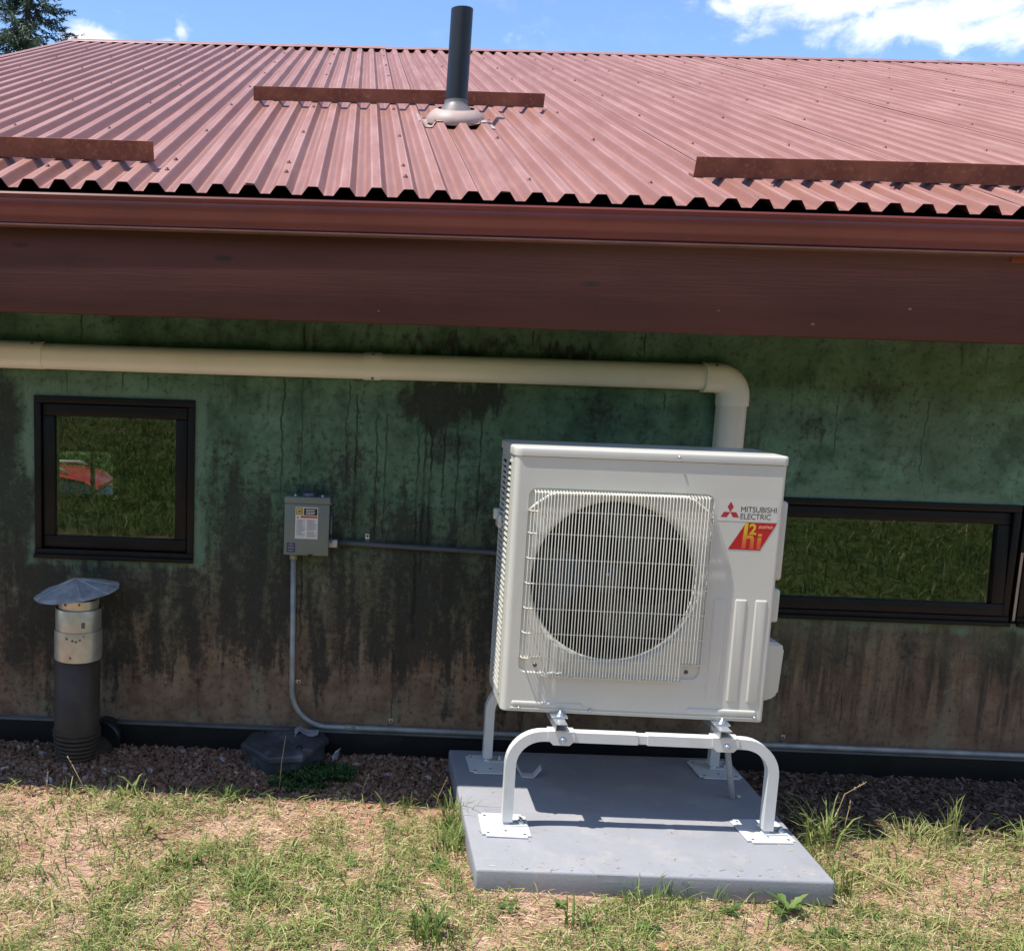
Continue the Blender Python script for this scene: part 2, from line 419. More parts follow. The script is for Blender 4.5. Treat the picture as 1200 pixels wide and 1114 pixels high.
M_DPIPE = plain('dark_sewer_pipe', (0.055, 0.040, 0.027), 0.55, spec=0.35, var=0.3, scale=5, dirt=(0.09, 0.065, 0.045), damt=0.45)
M_ABS = plain('black_vent_plastic', (0.012, 0.013, 0.015), 0.42, dirt=(0.05, 0.04, 0.035), damt=0.3)
M_BOOT = plain('vent_boot_rubber', (0.16, 0.14, 0.135), 0.45)
M_BFLASH = plain('vent_flashing_paint', (0.44, 0.325, 0.285), 0.55, var=0.12, dirt=(0.3, 0.17, 0.14), damt=0.5, dscale=10)
M_PVC = plain('cream_line_cover', (0.82, 0.81, 0.73), 0.42, var=0.04, scale=2.5, dirt=(0.70, 0.67, 0.56), damt=0.35, dscale=3)
M_PVC2 = plain('pale_line_cover', (0.72, 0.70, 0.60), 0.42, var=0.03, scale=2.5)
M_BOX = plain('grey_enclosure', (0.155, 0.185, 0.165), 0.45, var=0.06, bump=0.04, bscale=80)
M_DKMET = plain('dark_hub_metal', (0.10, 0.115, 0.14), 0.4, metal=0.5)
M_EMT = plain('galvanised_conduit', (0.34, 0.345, 0.33), 0.5, metal=0.35, var=0.2, scale=10)
M_EMT2 = plain('aged_conduit', (0.33, 0.31, 0.26), 0.5, metal=0.3, var=0.2, scale=10)
M_PAD = plain('pad_coating', (0.295, 0.300, 0.322), 0.6, var=0.06, scale=5, bump=0.25, bscale=90, dirt=(0.43, 0.385, 0.36), damt=0.4, dscale=9)
M_LABEL = plain('label_white', (0.62, 0.63, 0.62), 0.4, var=0.02)
M_LBLACK = plain('label_black', (0.012, 0.012, 0.012), 0.45)
M_LGREY = plain('label_print_grey', (0.27, 0.28, 0.29), 0.5)
M_LRED = plain('label_red', (0.50, 0.085, 0.07), 0.45)
M_LYEL = plain('label_yellow', (0.55, 0.42, 0.06), 0.45)
M_LBLUE = plain('label_blue', (0.025, 0.035, 0.12), 0.45)
M_STICK = plain('brand_sticker_film', (0.62, 0.61, 0.54), 0.3, var=0.01)
M_TXT = plain('brand_lettering', (0.045, 0.04, 0.045), 0.4)
M_RED = plain('badge_red', (0.47, 0.012, 0.02), 0.35, var=0.05)
M_RED2 = plain('emblem_red', (0.42, 0.03, 0.05), 0.35, var=0.05)
M_ORG = plain('badge_orange', (0.80, 0.42, 0.22), 0.4)
M_COVER = plain('weathered_black_lid', (0.050, 0.053, 0.060), 0.55, var=0.3, scale=7, bump=0.4, bscale=22, dirt=(0.20, 0.20, 0.215), damt=0.7, dscale=7)
M_SCRAP = plain('grey_scrap', (0.33, 0.31, 0.32), 0.7, dirt=(0.2, 0.17, 0.15), damt=0.5)
M_HOSE = plain('grey_drain_hose', (0.42, 0.43, 0.44), 0.5)
M_CARRED = plain('car_paint_red', (0.50, 0.03, 0.03), 0.2, var=0.02)
M_CARGL = plain('car_glass', (0.02, 0.025, 0.03), 0.08)
M_TYRE = plain('tyre_rubber', (0.02, 0.02, 0.02), 0.8)
M_SILV = plain('car_rail_silver', (0.6, 0.6, 0.6), 0.3, metal=0.6)
M_BARK = plain('tree_bark', (0.07, 0.05, 0.038), 0.9, bump=0.6, bscale=12)
M_RUBBER = plain('black_rubber', (0.015, 0.015, 0.016), 0.6)
M_TAPE = plain('pad_tape', (0.42, 0.42, 0.44), 0.35)

m_, k_, b_ = newmat('badge_gold')                                      # printed fade from gold to orange
xx, yy, zz_ = k_.sep(k_.obj())
k_.put(b_.inputs['Base Color'], k_.mix(k_.step(zz_, 0.640, 0.715), (0.62, 0.10, 0.03), (0.66, 0.47, 0.02)))
M_GOLD = m_

M_GRASS = tint_mat('grass_blades', [(0, (0.05, 0.10, 0.022)), (0.4, (0.135, 0.215, 0.048)), (0.7, (0.33, 0.385, 0.115)), (1, (0.60, 0.55, 0.26))], 0.6, 0.3)
M_STRAW = tint_mat('dry_straw', [(0, (0.20, 0.115, 0.07)), (0.35, (0.48, 0.34, 0.19)), (0.7, (0.62, 0.50, 0.29)), (1, (0.78, 0.70, 0.46))], 0.7, 0.15)
M_STONE = tint_mat('gravel_stone', [(0, (0.11, 0.052, 0.030)), (0.45, (0.27, 0.145, 0.086)), (0.75, (0.27, 0.185, 0.135)), (1, (0.50, 0.40, 0.32))], 0.85, spec=0.2)
M_CHIP = tint_mat('bark_chip', [(0, (0.055, 0.034, 0.026)), (0.6, (0.14, 0.088, 0.066)), (1, (0.28, 0.195, 0.15))], 0.85, spec=0.2)
M_LEAF = tint_mat('weed_leaf', [(0, (0.035, 0.085, 0.028)), (0.5, (0.085, 0.175, 0.04)), (1, (0.22, 0.30, 0.075))], 0.5, 0.3)
M_NEEDLE = tint_mat('spruce_needles', [(0, (0.026, 0.048, 0.036)), (0.5, (0.075, 0.115, 0.078)), (1, (0.20, 0.235, 0.15))], 0.7, 0.1)


# ------------------------------------------------------------------ mesh helpers
class MB:
    """collects shapes; built as ONE mesh object"""
    def __init__(s): s.v = []; s.f = []; s.sm = []
    def add(s, vs, fs, smooth=False):
        o = len(s.v); s.v += [tuple(v) for v in vs]
        for f in fs: s.f.append([i + o for i in f]); s.sm.append(smooth)
        return s
    def box(s, a, b, M=None):
        (x0, y0, z0), (x1, y1, z1) = a, b
        vs = [(x0, y0, z0), (x1, y0, z0), (x1, y1, z0), (x0, y1, z0), (x0, y0, z1), (x1, y0, z1), (x1, y1, z1), (x0, y1, z1)]
        if M is not None: vs = [M @ Vector(v) for v in vs]
        return s.add(vs, [(0, 3, 2, 1), (4, 5, 6, 7), (0, 1, 5, 4), (1, 2, 6, 5), (2, 3, 7, 6), (3, 0, 4, 7)])
    def bbox(s, a, b, bev=0.004, seg=2, M=None):
        """box with rounded edges"""
        bm = bmesh.new()
        bmesh.ops.create_cube(bm, size=1.0)
        d = [b[i] - a[i] for i in range(3)]; c = [(b[i] + a[i]) / 2 for i in range(3)]
        for v in bm.verts: v.co = Vector((v.co.x * d[0] + c[0], v.co.y * d[1] + c[1], v.co.z * d[2] + c[2]))
        bmesh.ops.bevel(bm, geom=bm.edges[:], offset=min(bev, min(d) * .49), segments=seg, profile=0.5, affect='EDGES')
        return s.bm(bm, M, True)
    def bm(s, bm, M=None, smooth=False):
        bm.verts.index_update()
        vs = [(M @ v.co) if M is not None else v.co for v in bm.verts]
        s.add([tuple(v) for v in vs], [[v.index for v in f.verts] for f in bm.faces], smooth)
        bm.free()
        return s
    def tube(s, pts, r, n=8, cap=True, prof=None):
        """round (or custom profile) tube along a path"""
        pts = [Vector(p) for p in pts]
        rs = r if isinstance(r, (list, tuple)) else [r] * len(pts)
        o = len(s.v)
        T = [(pts[min(i + 1, len(pts) - 1)] - pts[max(i - 1, 0)]).normalized() for i in range(len(pts))]
        u = T[0].orthogonal().normalized()
        if prof == 'sq':
            u = Vector((0, 1, 0)); u = (u - T[0] * u.dot(T[0])).normalized(); n = 4
        for i, p in enumerate(pts):
            u = (u - T[i] * u.dot(T[i])).normalized(); w = T[i].cross(u)
            for j in range(n):
                a = 2 * PI * (j + (0.5 if prof == 'sq' else 0)) / n
                q = rs[i] * (1.4142 if prof == 'sq' else 1)
                s.v.append(tuple(p + u * (math.cos(a) * q) + w * (math.sin(a) * q)))
        for i in range(len(pts) - 1):
            for j in range(n):
                s.f.append([o + i * n + j, o + i * n + (j + 1) % n, o + (i + 1) * n + (j + 1) % n, o + (i + 1) * n + j]); s.sm.append(prof != 'sq')
        if cap:
            s.f.append([o + j for j in range(n)][::-1]); s.sm.append(False)
            e = o + (len(pts) - 1) * n
            s.f.append([e + j for j in range(n)]); s.sm.append(False)
        return s
    def sweep(s, prof, frames, closed=True, cap=True, smooth=True):
        """prof: list of (a, b); frames: list of (origin, A, B)"""
        o = len(s.v); n = len(prof)
        for (P, A, B) in frames:
            P, A, B = Vector(P), Vector(A), Vector(B)
            for (a, b) in prof: s.v.append(tuple(P + A * a + B * b))
        m = n if closed else n - 1
        for i in range(len(frames) - 1):
            for j in range(m):
                s.f.append([o + i * n + j, o + i * n + (j + 1) % n, o + (i + 1) * n + (j + 1) % n, o + (i + 1) * n + j]); s.sm.append(smooth)
        if cap and closed:
            s.f.append([o + j for j in range(n)][::-1]); s.sm.append(False)
            e = o + (len(frames) - 1) * n
            s.f.append([e + j for j in range(n)]); s.sm.append(False)
        return s
    def lathe(s, prof, c=(0, 0, 0), n=24, M=None, smooth=True):
        """prof: list of (radius, z)"""
        o = len(s.v)
        for (r, z) in prof:
            for j in range(n):
                a = 2 * PI * j / n
                v = Vector((r * math.cos(a), r * math.sin(a), z))
                if M is not None: v = M @ v
                s.v.append((v.x + c[0], v.y + c[1], v.z + c[2]))
        for i in range(len(prof) - 1):
            for j in range(n):
                s.f.append([o + i * n + j, o + i * n + (j + 1) % n, o + (i + 1) * n + (j + 1) % n, o + (i + 1) * n + j]); s.sm.append(smooth)
        return s
    def build(s, name, mat, parent=None, auto=None):
        me = bpy.data.meshes.new(name)
        me.from_pydata(s.v, [], s.f)
        me.polygons.foreach_set('use_smooth', s.sm)
        if auto:
            try: me.set_sharp_from_angle(angle=R_(auto))
            except Exception: pass
        me.materials.append(mat)
        me.validate()
        o = bpy.data.objects.new(name, me)
        COL.objects.link(o)
        if parent is not None:
            o.parent = parent
            org = ORG.get(parent.name)
            if org is not None:
                ORG[o.name] = org
                if org.length: me.transform(Matrix.Translation(-org))
        return o


ORG = {}


def tag(o, label=None, cat=None, group=None, kind=None):
    if label: o['label'] = label
    if cat: o['category'] = cat
    if group: o['group'] = group
    if kind: o['kind'] = kind
    return o


def thing(name, loc, label, cat, group=None, local=False):
    o = bpy.data.objects.new(name, None)
    o.empty_display_size = 0.1
    COL.objects.link(o)
    o.location = loc
    ORG[o.name] = Vector((0, 0, 0)) if local else Vector(loc)
    return tag(o, label, cat, group)


def inst(src, name, parent, loc=(0, 0, 0)):
    """another copy of a part sharing its mesh"""
    o = src.copy(); o.name = name
    COL.objects.link(o); o.parent = parent
    o.location = loc
    return o


def numesh(name, V, F4, F3, tint, mat, smooth=False):
    """fast mesh from numpy arrays with a per-vertex tint"""
    me = bpy.data.meshes.new(name)
    nv = len(V); n4 = len(F4); n3 = len(F3)
    me.vertices.add(nv); me.vertices.foreach_set('co', V.astype(np.float32).ravel())
    loops = np.concatenate([np.asarray(F4, np.int32).ravel(), np.asarray(F3, np.int32).ravel()]).astype(np.int32)
    me.loops.add(len(loops)); me.loops.foreach_set('vertex_index', loops)
    tot = np.concatenate([np.full(n4, 4, np.int32), np.full(n3, 3, np.int32)])
    st = np.concatenate([[0], np.cumsum(tot)[:-1]]).astype(np.int32)
    me.polygons.add(n4 + n3); me.polygons.foreach_set('loop_start', st)
    try: me.polygons.foreach_set('loop_total', tot)
    except Exception: pass
    me.update(calc_edges=True)
    me.polygons.foreach_set('use_smooth', np.full(n4 + n3, smooth))
    at = me.attributes.new('tint', 'FLOAT', 'POINT')
    at.data.foreach_set('value', tint.astype(np.float32))
    me.materials.append(mat)
    me.validate()
    o = bpy.data.objects.new(name, me)
    COL.objects.link(o)
    return o


def vnoise(x, y, seed=0):
    """value noise in numpy"""
    xi = np.floor(x).astype(np.int64); yi = np.floor(y).astype(np.int64)
    fx = x - xi; fy = y - yi
    fx = fx * fx * (3 - 2 * fx); fy = fy * fy * (3 - 2 * fy)
    def h(a, b):
        q = (a * 374761393 + b * 668265263 + seed * 974711) & 0x7fffffff
        q = ((q ^ (q >> 13)) * 1274126177) & 0x7fffffff
        return ((q ^ (q >> 16)) & 0xffff) / 65535.0
    return (h(xi, yi) * (1 - fx) + h(xi + 1, yi) * fx) * (1 - fy) + (h(xi, yi + 1) * (1 - fx) + h(xi + 1, yi + 1) * fx) * fy


def fbm(x, y, s=1.0, seed=0, oct=4):
    t = 0; a = 0.5; tot = 0
    for i in range(oct):
        t = t + a * vnoise(x * s, y * s, seed + i); tot += a; a *= 0.55; s *= 2.07
    return t / tot


GZ = -0.112


def gheight(x, y):
    """ground level: flat by the wall, a bank rising behind the camera, a drop behind the house"""
    x = np.asarray(x, float); y = np.asarray(y, float)
    z = GZ + 0.035 * (fbm(x, y, 1.6, 3) - 0.5) + 0.02 * (fbm(x, y, 6.0, 9) - 0.5)
    near = np.clip((y + 0.6) / 0.5, 0, 1)
    z = GZ + (z - GZ) * (1 - 0.6 * near)
    bank = np.clip(-6.0 - y, 0, 22)
    z = z + 0.42 * bank + 0.25 * (fbm(x, y, 0.5, 21) - 0.5) * np.clip(bank, 0, 1)
    drop = np.clip((y - 6.6) / 2.5, 0, 1)
    z = z - 1.95 * drop * drop * (3 - 2 * drop)
    return z


# ------------------------------------------------------------------ ground
def build_ground():
    xs = np.concatenate([np.linspace(-900, -30, 12), np.linspace(-24, -4, 18), np.linspace(-3.6, 6, 130), np.linspace(6.5, 24, 16), np.linspace(30, 900, 12)])
    ys = np.concatenate([np.linspace(-900, -40, 10), np.linspace(-34, -6.5, 34), np.linspace(-6, 0.6, 100), np.linspace(1, 14, 20), np.linspace(18, 60, 8), np.linspace(90, 1500, 12)])
    X, Y = np.meshgrid(xs, ys)
    Z = gheight(X, Y)
    V = np.stack([X.ravel(), Y.ravel(), Z.ravel()], 1)
    nx, ny = len(xs), len(ys)
    i, j = np.meshgrid(np.arange(nx - 1), np.arange(ny - 1))
    a = (j * nx + i).ravel()
    F4 = np.stack([a, a + 1, a + 1 + nx, a + nx], 1)
    o = numesh('ground', V, F4, np.zeros((0, 3), int), np.zeros(len(V)), M_GND, True)
    tag(o, kind='structure')


build_ground()

# ------------------------------------------------------------------ house
house = thing('house', (0, 0, 0), 'low house with mould stained green stucco wall and red corrugated steel roof', 'house')
X0, X1 = -2.62, 7.6
RP = 0.3453
EY, EZ = -0.62, 2.2204
L = 7.36
RT = Vector((0, math.cos(RP), math.sin(RP)))
RN = Vector((0, -math.sin(RP), math.cos(RP)))


def roofp(x, t, h=0.0): return Vector((x, EY, EZ)) + RT * t + RN * h


WIN = [(-1.377, -0.677, 0.750, 1.450), (1.62, 2.865, 0.607, 1.123), (2.90, 4.15, 0.607, 1.123)]


def wall_with_holes(name, y0, y1, x0, x1, z0, z1, holes, mat):
    mb = MB()
    xs = sorted({x0, x1, *[h[0] for h in holes], *[h[1] for h in holes]})
    zs = sorted({z0, z1, *[h[2] for h in holes], *[h[3] for h in holes]})
    inside = lambda a, b: any(h[0] < a < h[1] and h[2] < b < h[3] for h in holes)
    for i in range(len(xs) - 1):
        for j in range(len(zs) - 1):
            if inside((xs[i] + xs[i + 1]) / 2, (zs[j] + zs[j + 1]) / 2): continue
            a, b, c, d = xs[i], xs[i + 1], zs[j], zs[j + 1]
            for yy, rev in ((y0, False), (y1, True)):
                q = [(a, yy, c), (b, yy, c), (b, yy, d), (a, yy, d)]
                mb.add(q, [(3, 2, 1, 0) if rev else (0, 1, 2, 3)])
    for (a, b, c, d) in holes:
        for q in ([(a, y0, c), (a, y1, c), (a, y1, d), (a, y0, d)], [(b, y0, c), (b, y0, d), (b, y1, d), (b, y1, c)],
                  [(a, y0, c), (b, y0, c), (b, y1, c), (a, y1, c)], [(a, y0, d), (a, y1, d), (b, y1, d), (b, y0, d)]):
            mb.add(q, [(0, 1, 2, 3)])
    return mb.build(name, mat, house)


hole_far = (-3.75, -2.46, 0.11, 0.62)
wall_with_holes('wall', 0.0, 0.20, X0, X1, -0.02, 2.38, [(a, b, c, d) for a, b, c, d in [WIN[0], (WIN[1][0], WIN[2][1], WIN[1][2], WIN[1][3])]], M_WALL)
wall_with_holes('back_wall', 6.0, 6.2, X0 - 2.0, X1, -0.3, 4.5, [hole_far], M_WALL)
tag(MB().box((X0 - 2.2, 0.21, 0.0), (X0 - 2.0, 5.99, 2.4)).build('annex_wall', M_WALL, house))
for xw in (X0, X1 - 0.2):
    mb = MB()
    P4 = [(0.21, -0.3), (5.99, -0.3), (5.99, 4.45), (0.21, 2.40)]
    if xw == X0: P4 = [(0.21, 2.06), (5.99, 2.06), (5.99, 4.45), (0.21, 2.40)]
    vs = [(xw, y, z) for y, z in P4] + [(xw + .2, y, z) for y, z in P4]
    mb.add(vs, [(0, 3, 2, 1), (4, 5, 6, 7), (0, 1, 5, 4), (1, 2, 6, 5), (2, 3, 7, 6), (3, 0, 4, 7)])
    mb.build('side_wall', M_WALL, house)
MB().box((X0 - 2.2, 0.0, 2.40), (X0, 6.2, 2.46)).build('annex_roof', M_ROOF, house)
MB().box((X0 - 2.2, 0.0, 0.0), (X0 - 0.003, 0.2, 2.39)).build('annex_front', M_WALL, house)
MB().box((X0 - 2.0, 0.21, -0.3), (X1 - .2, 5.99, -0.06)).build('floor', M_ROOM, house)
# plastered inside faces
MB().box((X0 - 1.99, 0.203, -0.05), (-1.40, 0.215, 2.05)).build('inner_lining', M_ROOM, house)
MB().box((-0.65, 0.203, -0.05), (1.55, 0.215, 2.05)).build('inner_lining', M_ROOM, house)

# footing membrane with a thin ledge on top
MB().bbox((X0, -0.034, -0.30), (X1, -0.002, -0.004), 0.004).build('footing_membrane', M_FLASH, house)
MB().bbox((X0, -0.040, -0.003), (X1, -0.0015, 0.006), 0.002).build('footing_ledge', M_FLTOP, house)

# unseen deck slab added to block light, then the corrugated panels
mb = MB()
for (t0, t1, h0, h1) in [(0.05, L - .02, -0.07, -0.02)]:
    vs = [roofp(-2.96, t0, h0), roofp(8.0, t0, h0), roofp(8.0, t1, h0), roofp(-2.96, t1, h0), roofp(-2.96, t0, h1), roofp(8.0, t0, h1), roofp(8.0, t1, h1), roofp(-2.96, t1, h1)]
    mb.add(vs, [(0, 3, 2, 1), (4, 5, 6, 7), (0, 1, 5, 4), (1, 2, 6, 5), (2, 3, 7, 6), (3, 0, 4, 7)])
mb.build('light_block_deck', M_WOOD, house)
PER = 0.1134
CREST0 = -0.284


def profile_h(x):
    """height of the corrugation at x; crest at CREST0"""
    u = ((x - CREST0) / PER + 0.5) % 1.0 - 0.5
    a = abs(u) * PER
    return 0.031 if a < 0.01701 else (0.0 if a > 0.0395 else 0.031 * (1 - (a - 0.017) / 0.0225))


def panel(x0, nr, k):
    """one sheet: nr ribs, slightly uneven, its right edge lapped under the next sheet"""
    mb = MB()
    xs = []
    for i in range(nr):
        b = x0 + i * PER
        xs += [b, b + 0.034, b + 0.0566, b + 0.0908]
    xs += [x0 + nr * PER, x0 + nr * PER + 0.034]
    ts = [0, 0.12, 0.5, 1.2, 2.1, 3.1, 4.1, 5.2, 6.3, L]
    r = random.Random(100 + k)
    offs = [r.uniform(-0.002, 0.003) for _ in ts]
    hs = []
    rib = [r.uniform(-0.0022, 0.0022) for _ in range(nr + 2)]
    lift = [0.0 for _ in range(nr + 2)]
    o = 0
    vs = []
    for j, t in enumerate(ts):
        for x in xs:
            ri = int((x - x0 + 1e-6) / PER)
            e = rib[ri] * (1.6 if t < 0.2 else 1)
            h = profile_h(x) * (1 + e * 12) + offs[j] * 0.6 + (0.0032 if x < x0 + 0.001 else (0.0016 if x < x0 + 0.04 else 0))
            tt = t + (rib[ri] * 1.5 if j == 0 else 0)
            vs.append(roofp(x, tt, h))
    n = len(xs)
    fs = [(j * n + i, j * n + i + 1, (j + 1) * n + i + 1, (j + 1) * n + i) for j in range(len(ts) - 1) for i in range(n - 1)]
    mb.add(vs, fs)
    # folded lip so the sheet edge shows its thickness
    o2 = [v - RN * 0.0016 for v in vs[:n]]
    mb.add(vs[:n] + o2, [(i + n, i + 1 + n, i + 1, i) for i in range(n - 1)])
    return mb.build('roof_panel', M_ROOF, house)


lap0 = CREST0 - 0.017 + PER * 31 - PER * 8 * 7     # valley line between two ribs
xstart = lap0
k = 0
px = lap0 + 0.0
while px < 8.0:
    if px + 8 * PER > -2.95:
        nr = 8
        s = px
        while s < -2.97: s += PER; nr -= 1
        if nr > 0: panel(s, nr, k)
    px += 8 * PER; k += 1

# screws on the ribs
mb = MB()
T_ROWS = [0.256, 0.447, 1.294, 2.319, 3.288, 4.287, 5.253, 6.278, 7.0]
xr = CREST0 - PER * 24
while xr < 8:
    for t in T_ROWS:
        if t == 0.447 and rnd.random() < 0.25: continue
        c = roofp(xr + rnd.uniform(-.006, .006), t + rnd.uniform(-.03, .03), 0.0325)
        Mx = Matrix((Vector((1, 0, 0)), RT, RN)).transposed()
        mb.lathe([(0.0, 0.009), (0.005, 0.008), (0.0055, 0.003), (0.0095, 0.001), (0.010, -0.002)], c, 6, Mx)
    xr += PER * 4
tag(mb.build('roof_screws', plain('screw_head', (0.16, 0.06, 0.05), 0.5, metal=0.3), house), kind='stuff')

# ridge cap bent over the top of the sheets
mb = MB()
prof = [(-0.17, 0.034), (-0.16, 0.041), (0.0, 0.045), (0.02, 0.030), (0.025, -0.10)]
n_seg = 14
for i in range(n_seg):
    xa = -2.98 + i * (11.0 / n_seg); xb = xa + 11.0 / n_seg + 0.03
    lift = 0.002 * (i % 2)
    vs = []
    for x in (xa, (xa + xb) / 2, xb):
        sag = rnd.uniform(-0.003, 0.004)
        for (t, h) in prof: vs.append(roofp(x, L + t, h + lift + sag))
    n = len(prof)
    mb.add(vs, [(a * n + i2, (a + 1) * n + i2, (a + 1) * n + i2 + 1, a * n + i2 + 1) for a in range(2) for i2 in range(n - 1)])
mb.build('ridge_cap', plain('ridge_cap_paint', (0.33, 0.17, 0.155), 0.5), house)
# rake trim at the left gable edge
mb = MB()
mb.sweep([(-.012, -.10), (0.004, -.10), (0.004, 0.018), (0.05, 0.018), (0.05, .034), (-.012, .034)], [(roofp(-2.99, t), Vector((1, 0, 0)), RN) for t in (0.0, L)], smooth=False)
mb.build('rake_trim', M_ROOF, house)

# gutter with rolled lip and ogee face
GY = -0.722
GZO = 0.0
prof = [(0.085, 2.185), (0.085, 2.090), (0.075, 2.085), (0.022, 2.085), (0.016, 2.091), (0.016, 2.104), (0.012, 2.120), (0.001, 2.140), (-0.002, 2.160), (0.0, 2.170), (-0.006, 2.174), (-0.008, 2.184), (-0.004, 2.191), (0.006, 2.192), (0.010, 2.186), (0.004, 2.181), (0.004, 2.171), (0.006, 2.158), (0.016, 2.136), (0.021, 2.112), (0.021, 2.095), (0.081, 2.095), (0.081, 2.185)]
mb = MB()
mb.sweep([(a, b + GZO) for a, b in prof], [((x, GY, 0.002 * math.sin(x * 1.3)), Vector((0, 1, 0)), Vector((0, 0, 1))) for x in np.linspace(-2.95, 7.9, 30)])
mb.build('gutter', M_GUT, house, auto=40)
MB().bbox((-2.94, GY + 0.012, 2.0775 + GZO), (7.89, GY + 0.083, 2.0845 + GZO), 0.002).build('gutter_bead', M_BEAD, house)
# deep stained beam below it
MB().bbox((-2.9, -0.635, 1.779), (7.85, -0.575, 2.20), 0.005).build('fascia_beam', M_WOOD, house)
MB().bbox((2.285, -0.648, 2.058), (2.60, -0.636, 2.090), 0.002).build('trim_block', plain('bright_red_trim', (0.20, 0.05, 0.03), 0.6, bump=.3, bscale=40), house)
# eave soffit boards behind the beam
MB().box((-2.9, -0.572, 2.16), (7.85, 0.0, 2.18)).build('soffit', M_WOOD, house)


def window(x0, x1, z0, z1, tilt=0.0, rail=0.083):
    """dark framed window: frame > sash, pane, glazing bead, sill"""
    fr = MB()
    w = 0.030
    a, b = -0.012, 0.09
    fr.bbox((x0, a, z0 + w), (x0 + w, b, z1 - w), 0.003); fr.bbox((x1 - w, a, z0 + w), (x1, b, z1 - w), 0.003)
    fr.bbox((x0, a, z1 - w), (x1, b, z1), 0.003); fr.bbox((x0, a - 0.004, z0), (x1, b, z0 + w), 0.003)
    win = fr.build('window', M_BLACK, house)
    M = Matrix.Translation((0, 0.0, z1 - w)) @ Matrix.Rotation(-tilt, 4, 'X') @ Matrix.Translation((0, 0, -(z1 - w)))
    s = MB()
    g = 0.003
    sx0, sx1, sz0, sz1 = x0 + w + g, x1 - w - g, z0 + w + g, z1 - w - g
    q = rail - w
    c, d = 0.004, 0.06
    s.bbox((sx0, c, sz0 + q), (sx0 + q, d, sz1 - q), 0.004, M=M); s.bbox((sx1 - q, c, sz0 + q), (sx1, d, sz1 - q), 0.004, M=M)
    s.bbox((sx0, c, sz1 - q), (sx1, d, sz1), 0.004, M=M); s.bbox((sx0, c, sz0), (sx1, d, sz0 + q), 0.004, M=M)
    s.build('sash', M_BLACK, win)
    gb = MB()
    gx0, gx1, gz0, gz1 = sx0 + q, sx1 - q, sz0 + q, sz1 - q
    t = 0.012
    for (A, B) in (((gx0, .030, gz0), (gx0 + t, .034, gz1)), ((gx1 - t, .030, gz0), (gx1, .034, gz1)), ((gx0 + t, .030, gz0), (gx1 - t, .034, gz0 + t)), ((gx0 + t, .030, gz1 - t), (gx1 - t, .034, gz1))):
        gb.box(A, B, M)
    gb.build('glazing_bead', M_SPACER, win)
    p = MB()
    p.add([M @ Vector(v) for v in ((gx0, .022, gz0), (gx1, .022, gz0), (gx1, .022, gz1), (gx0, .022, gz1))], [(0, 1, 2, 3)])
    p.build('pane', M_GLASS, win)
    sl_ = MB()
    sl_.bbox((x0 - 0.002, -0.030, z0 - 0.010), (x1 + 0.002, -0.013, z0 + 0.008), 0.003)
    sl_.build('sill', M_BLACK, win)
    return win


tag(window(*WIN[0]), 'square black framed fixed window')
tag(window(*WIN[1], tilt=R_(3.2)), 'long black framed awning window tilted slightly open')
tag(window(*WIN[2], tilt=R_(0.5)), 'next black framed window cut off by the picture edge')
MB().bbox((2.882, -0.008, 0.607), (2.898, 0.10, 1.123), 0.002).build('window_mullion', M_BLACK, house)
MB().box((2.884, -0.0095, 0.62), (2.895, -0.0082, 0.92)).build('pale_reveal', M_TAN, house)
# far window seen through the room
hx0, hx1, hz0, hz1 = hole_far
fw_ = MB()
for A, B in (((hx0, 6.02, hz0), (hx1, 6.10, hz0 + .03)), ((hx0, 6.02, hz1 - .03), (hx1, 6.10, hz1)), ((hx0, 6.02, hz0 + .03), (hx0 + .03, 6.10, hz1 - .03)), ((hx1 - .03, 6.02, hz0 + .03), (hx1, 6.10, hz1 - .03)), ((-2.725, 6.02, hz0 + .03), (-2.695, 6.10, hz1 - .03))):
    fw_.box(A, B)
far_win = fw_.build('window', M_BLACK, house)
MB().add([(hx0 + .03, 6.06, hz0 + .03), (-2.725, 6.06, hz0 + .03), (-2.725, 6.06, hz1 - .03), (hx0 + .03, 6.06, hz1 - .03), (-2.695, 6.06, hz0 + .03), (hx1 - .03, 6.06, hz0 + .03), (hx1 - .03, 6.06, hz1 - .03), (-2.695, 6.06, hz1 - .03)], [(0, 1, 2, 3), (4, 5, 6, 7)]).build('pane', M_GLASS, far_win)


# ------------------------------------------------------------------ snow guards on the roof
def snow_guard(x0, x1, t, label):
    c = roofp(x0, t, 0.034)
    g = thing('snow_guard', c, label, 'snow guard', 'rusty angle irons across the roof')
    mb = MB()
    th = 0.006
    hgt = 0.076
    prof = [(0, 0), (0.07, 0), (0.07, th), (th, th), (th, hgt), (0, hgt)]
    n = max(3, int((x1 - x0) / 0.4))
    mb.sweep(prof, [(roofp(x, t + 0.004 * math.sin(x * 2.0), 0.034 + 0.002 * math.sin(x * 3.7)), RT, RN) for x in np.linspace(x0, x1, n)], smooth=False)
    mb.build('angle_iron', M_RUST, g)
    xx = x0 + 0.2
    Mx = Matrix((Vector((1, 0, 0)), RT, RN)).transposed()
    while xx < x1 - 0.05:
        MB().lathe([(0.0, 0.014), (0.007, 0.013), (0.008, 0.007), (0.012, 0.006)], roofp(xx, t + 0.04, 0.036), 6, Mx).build('bolt', M_RUST, g)
        xx += PER * 4
    return g


snow_guard(-2.60, -0.812, 0.40, 'rusty angle iron snow guard at the left end of the eave')
snow_guard(1.284, 5.6, 0.40, 'long dark red angle iron snow guard above the gutter at right')
snow_guard(-0.642, 1.04, 2.56, 'rusty angle iron snow guard high on the roof behind the vent pipe')

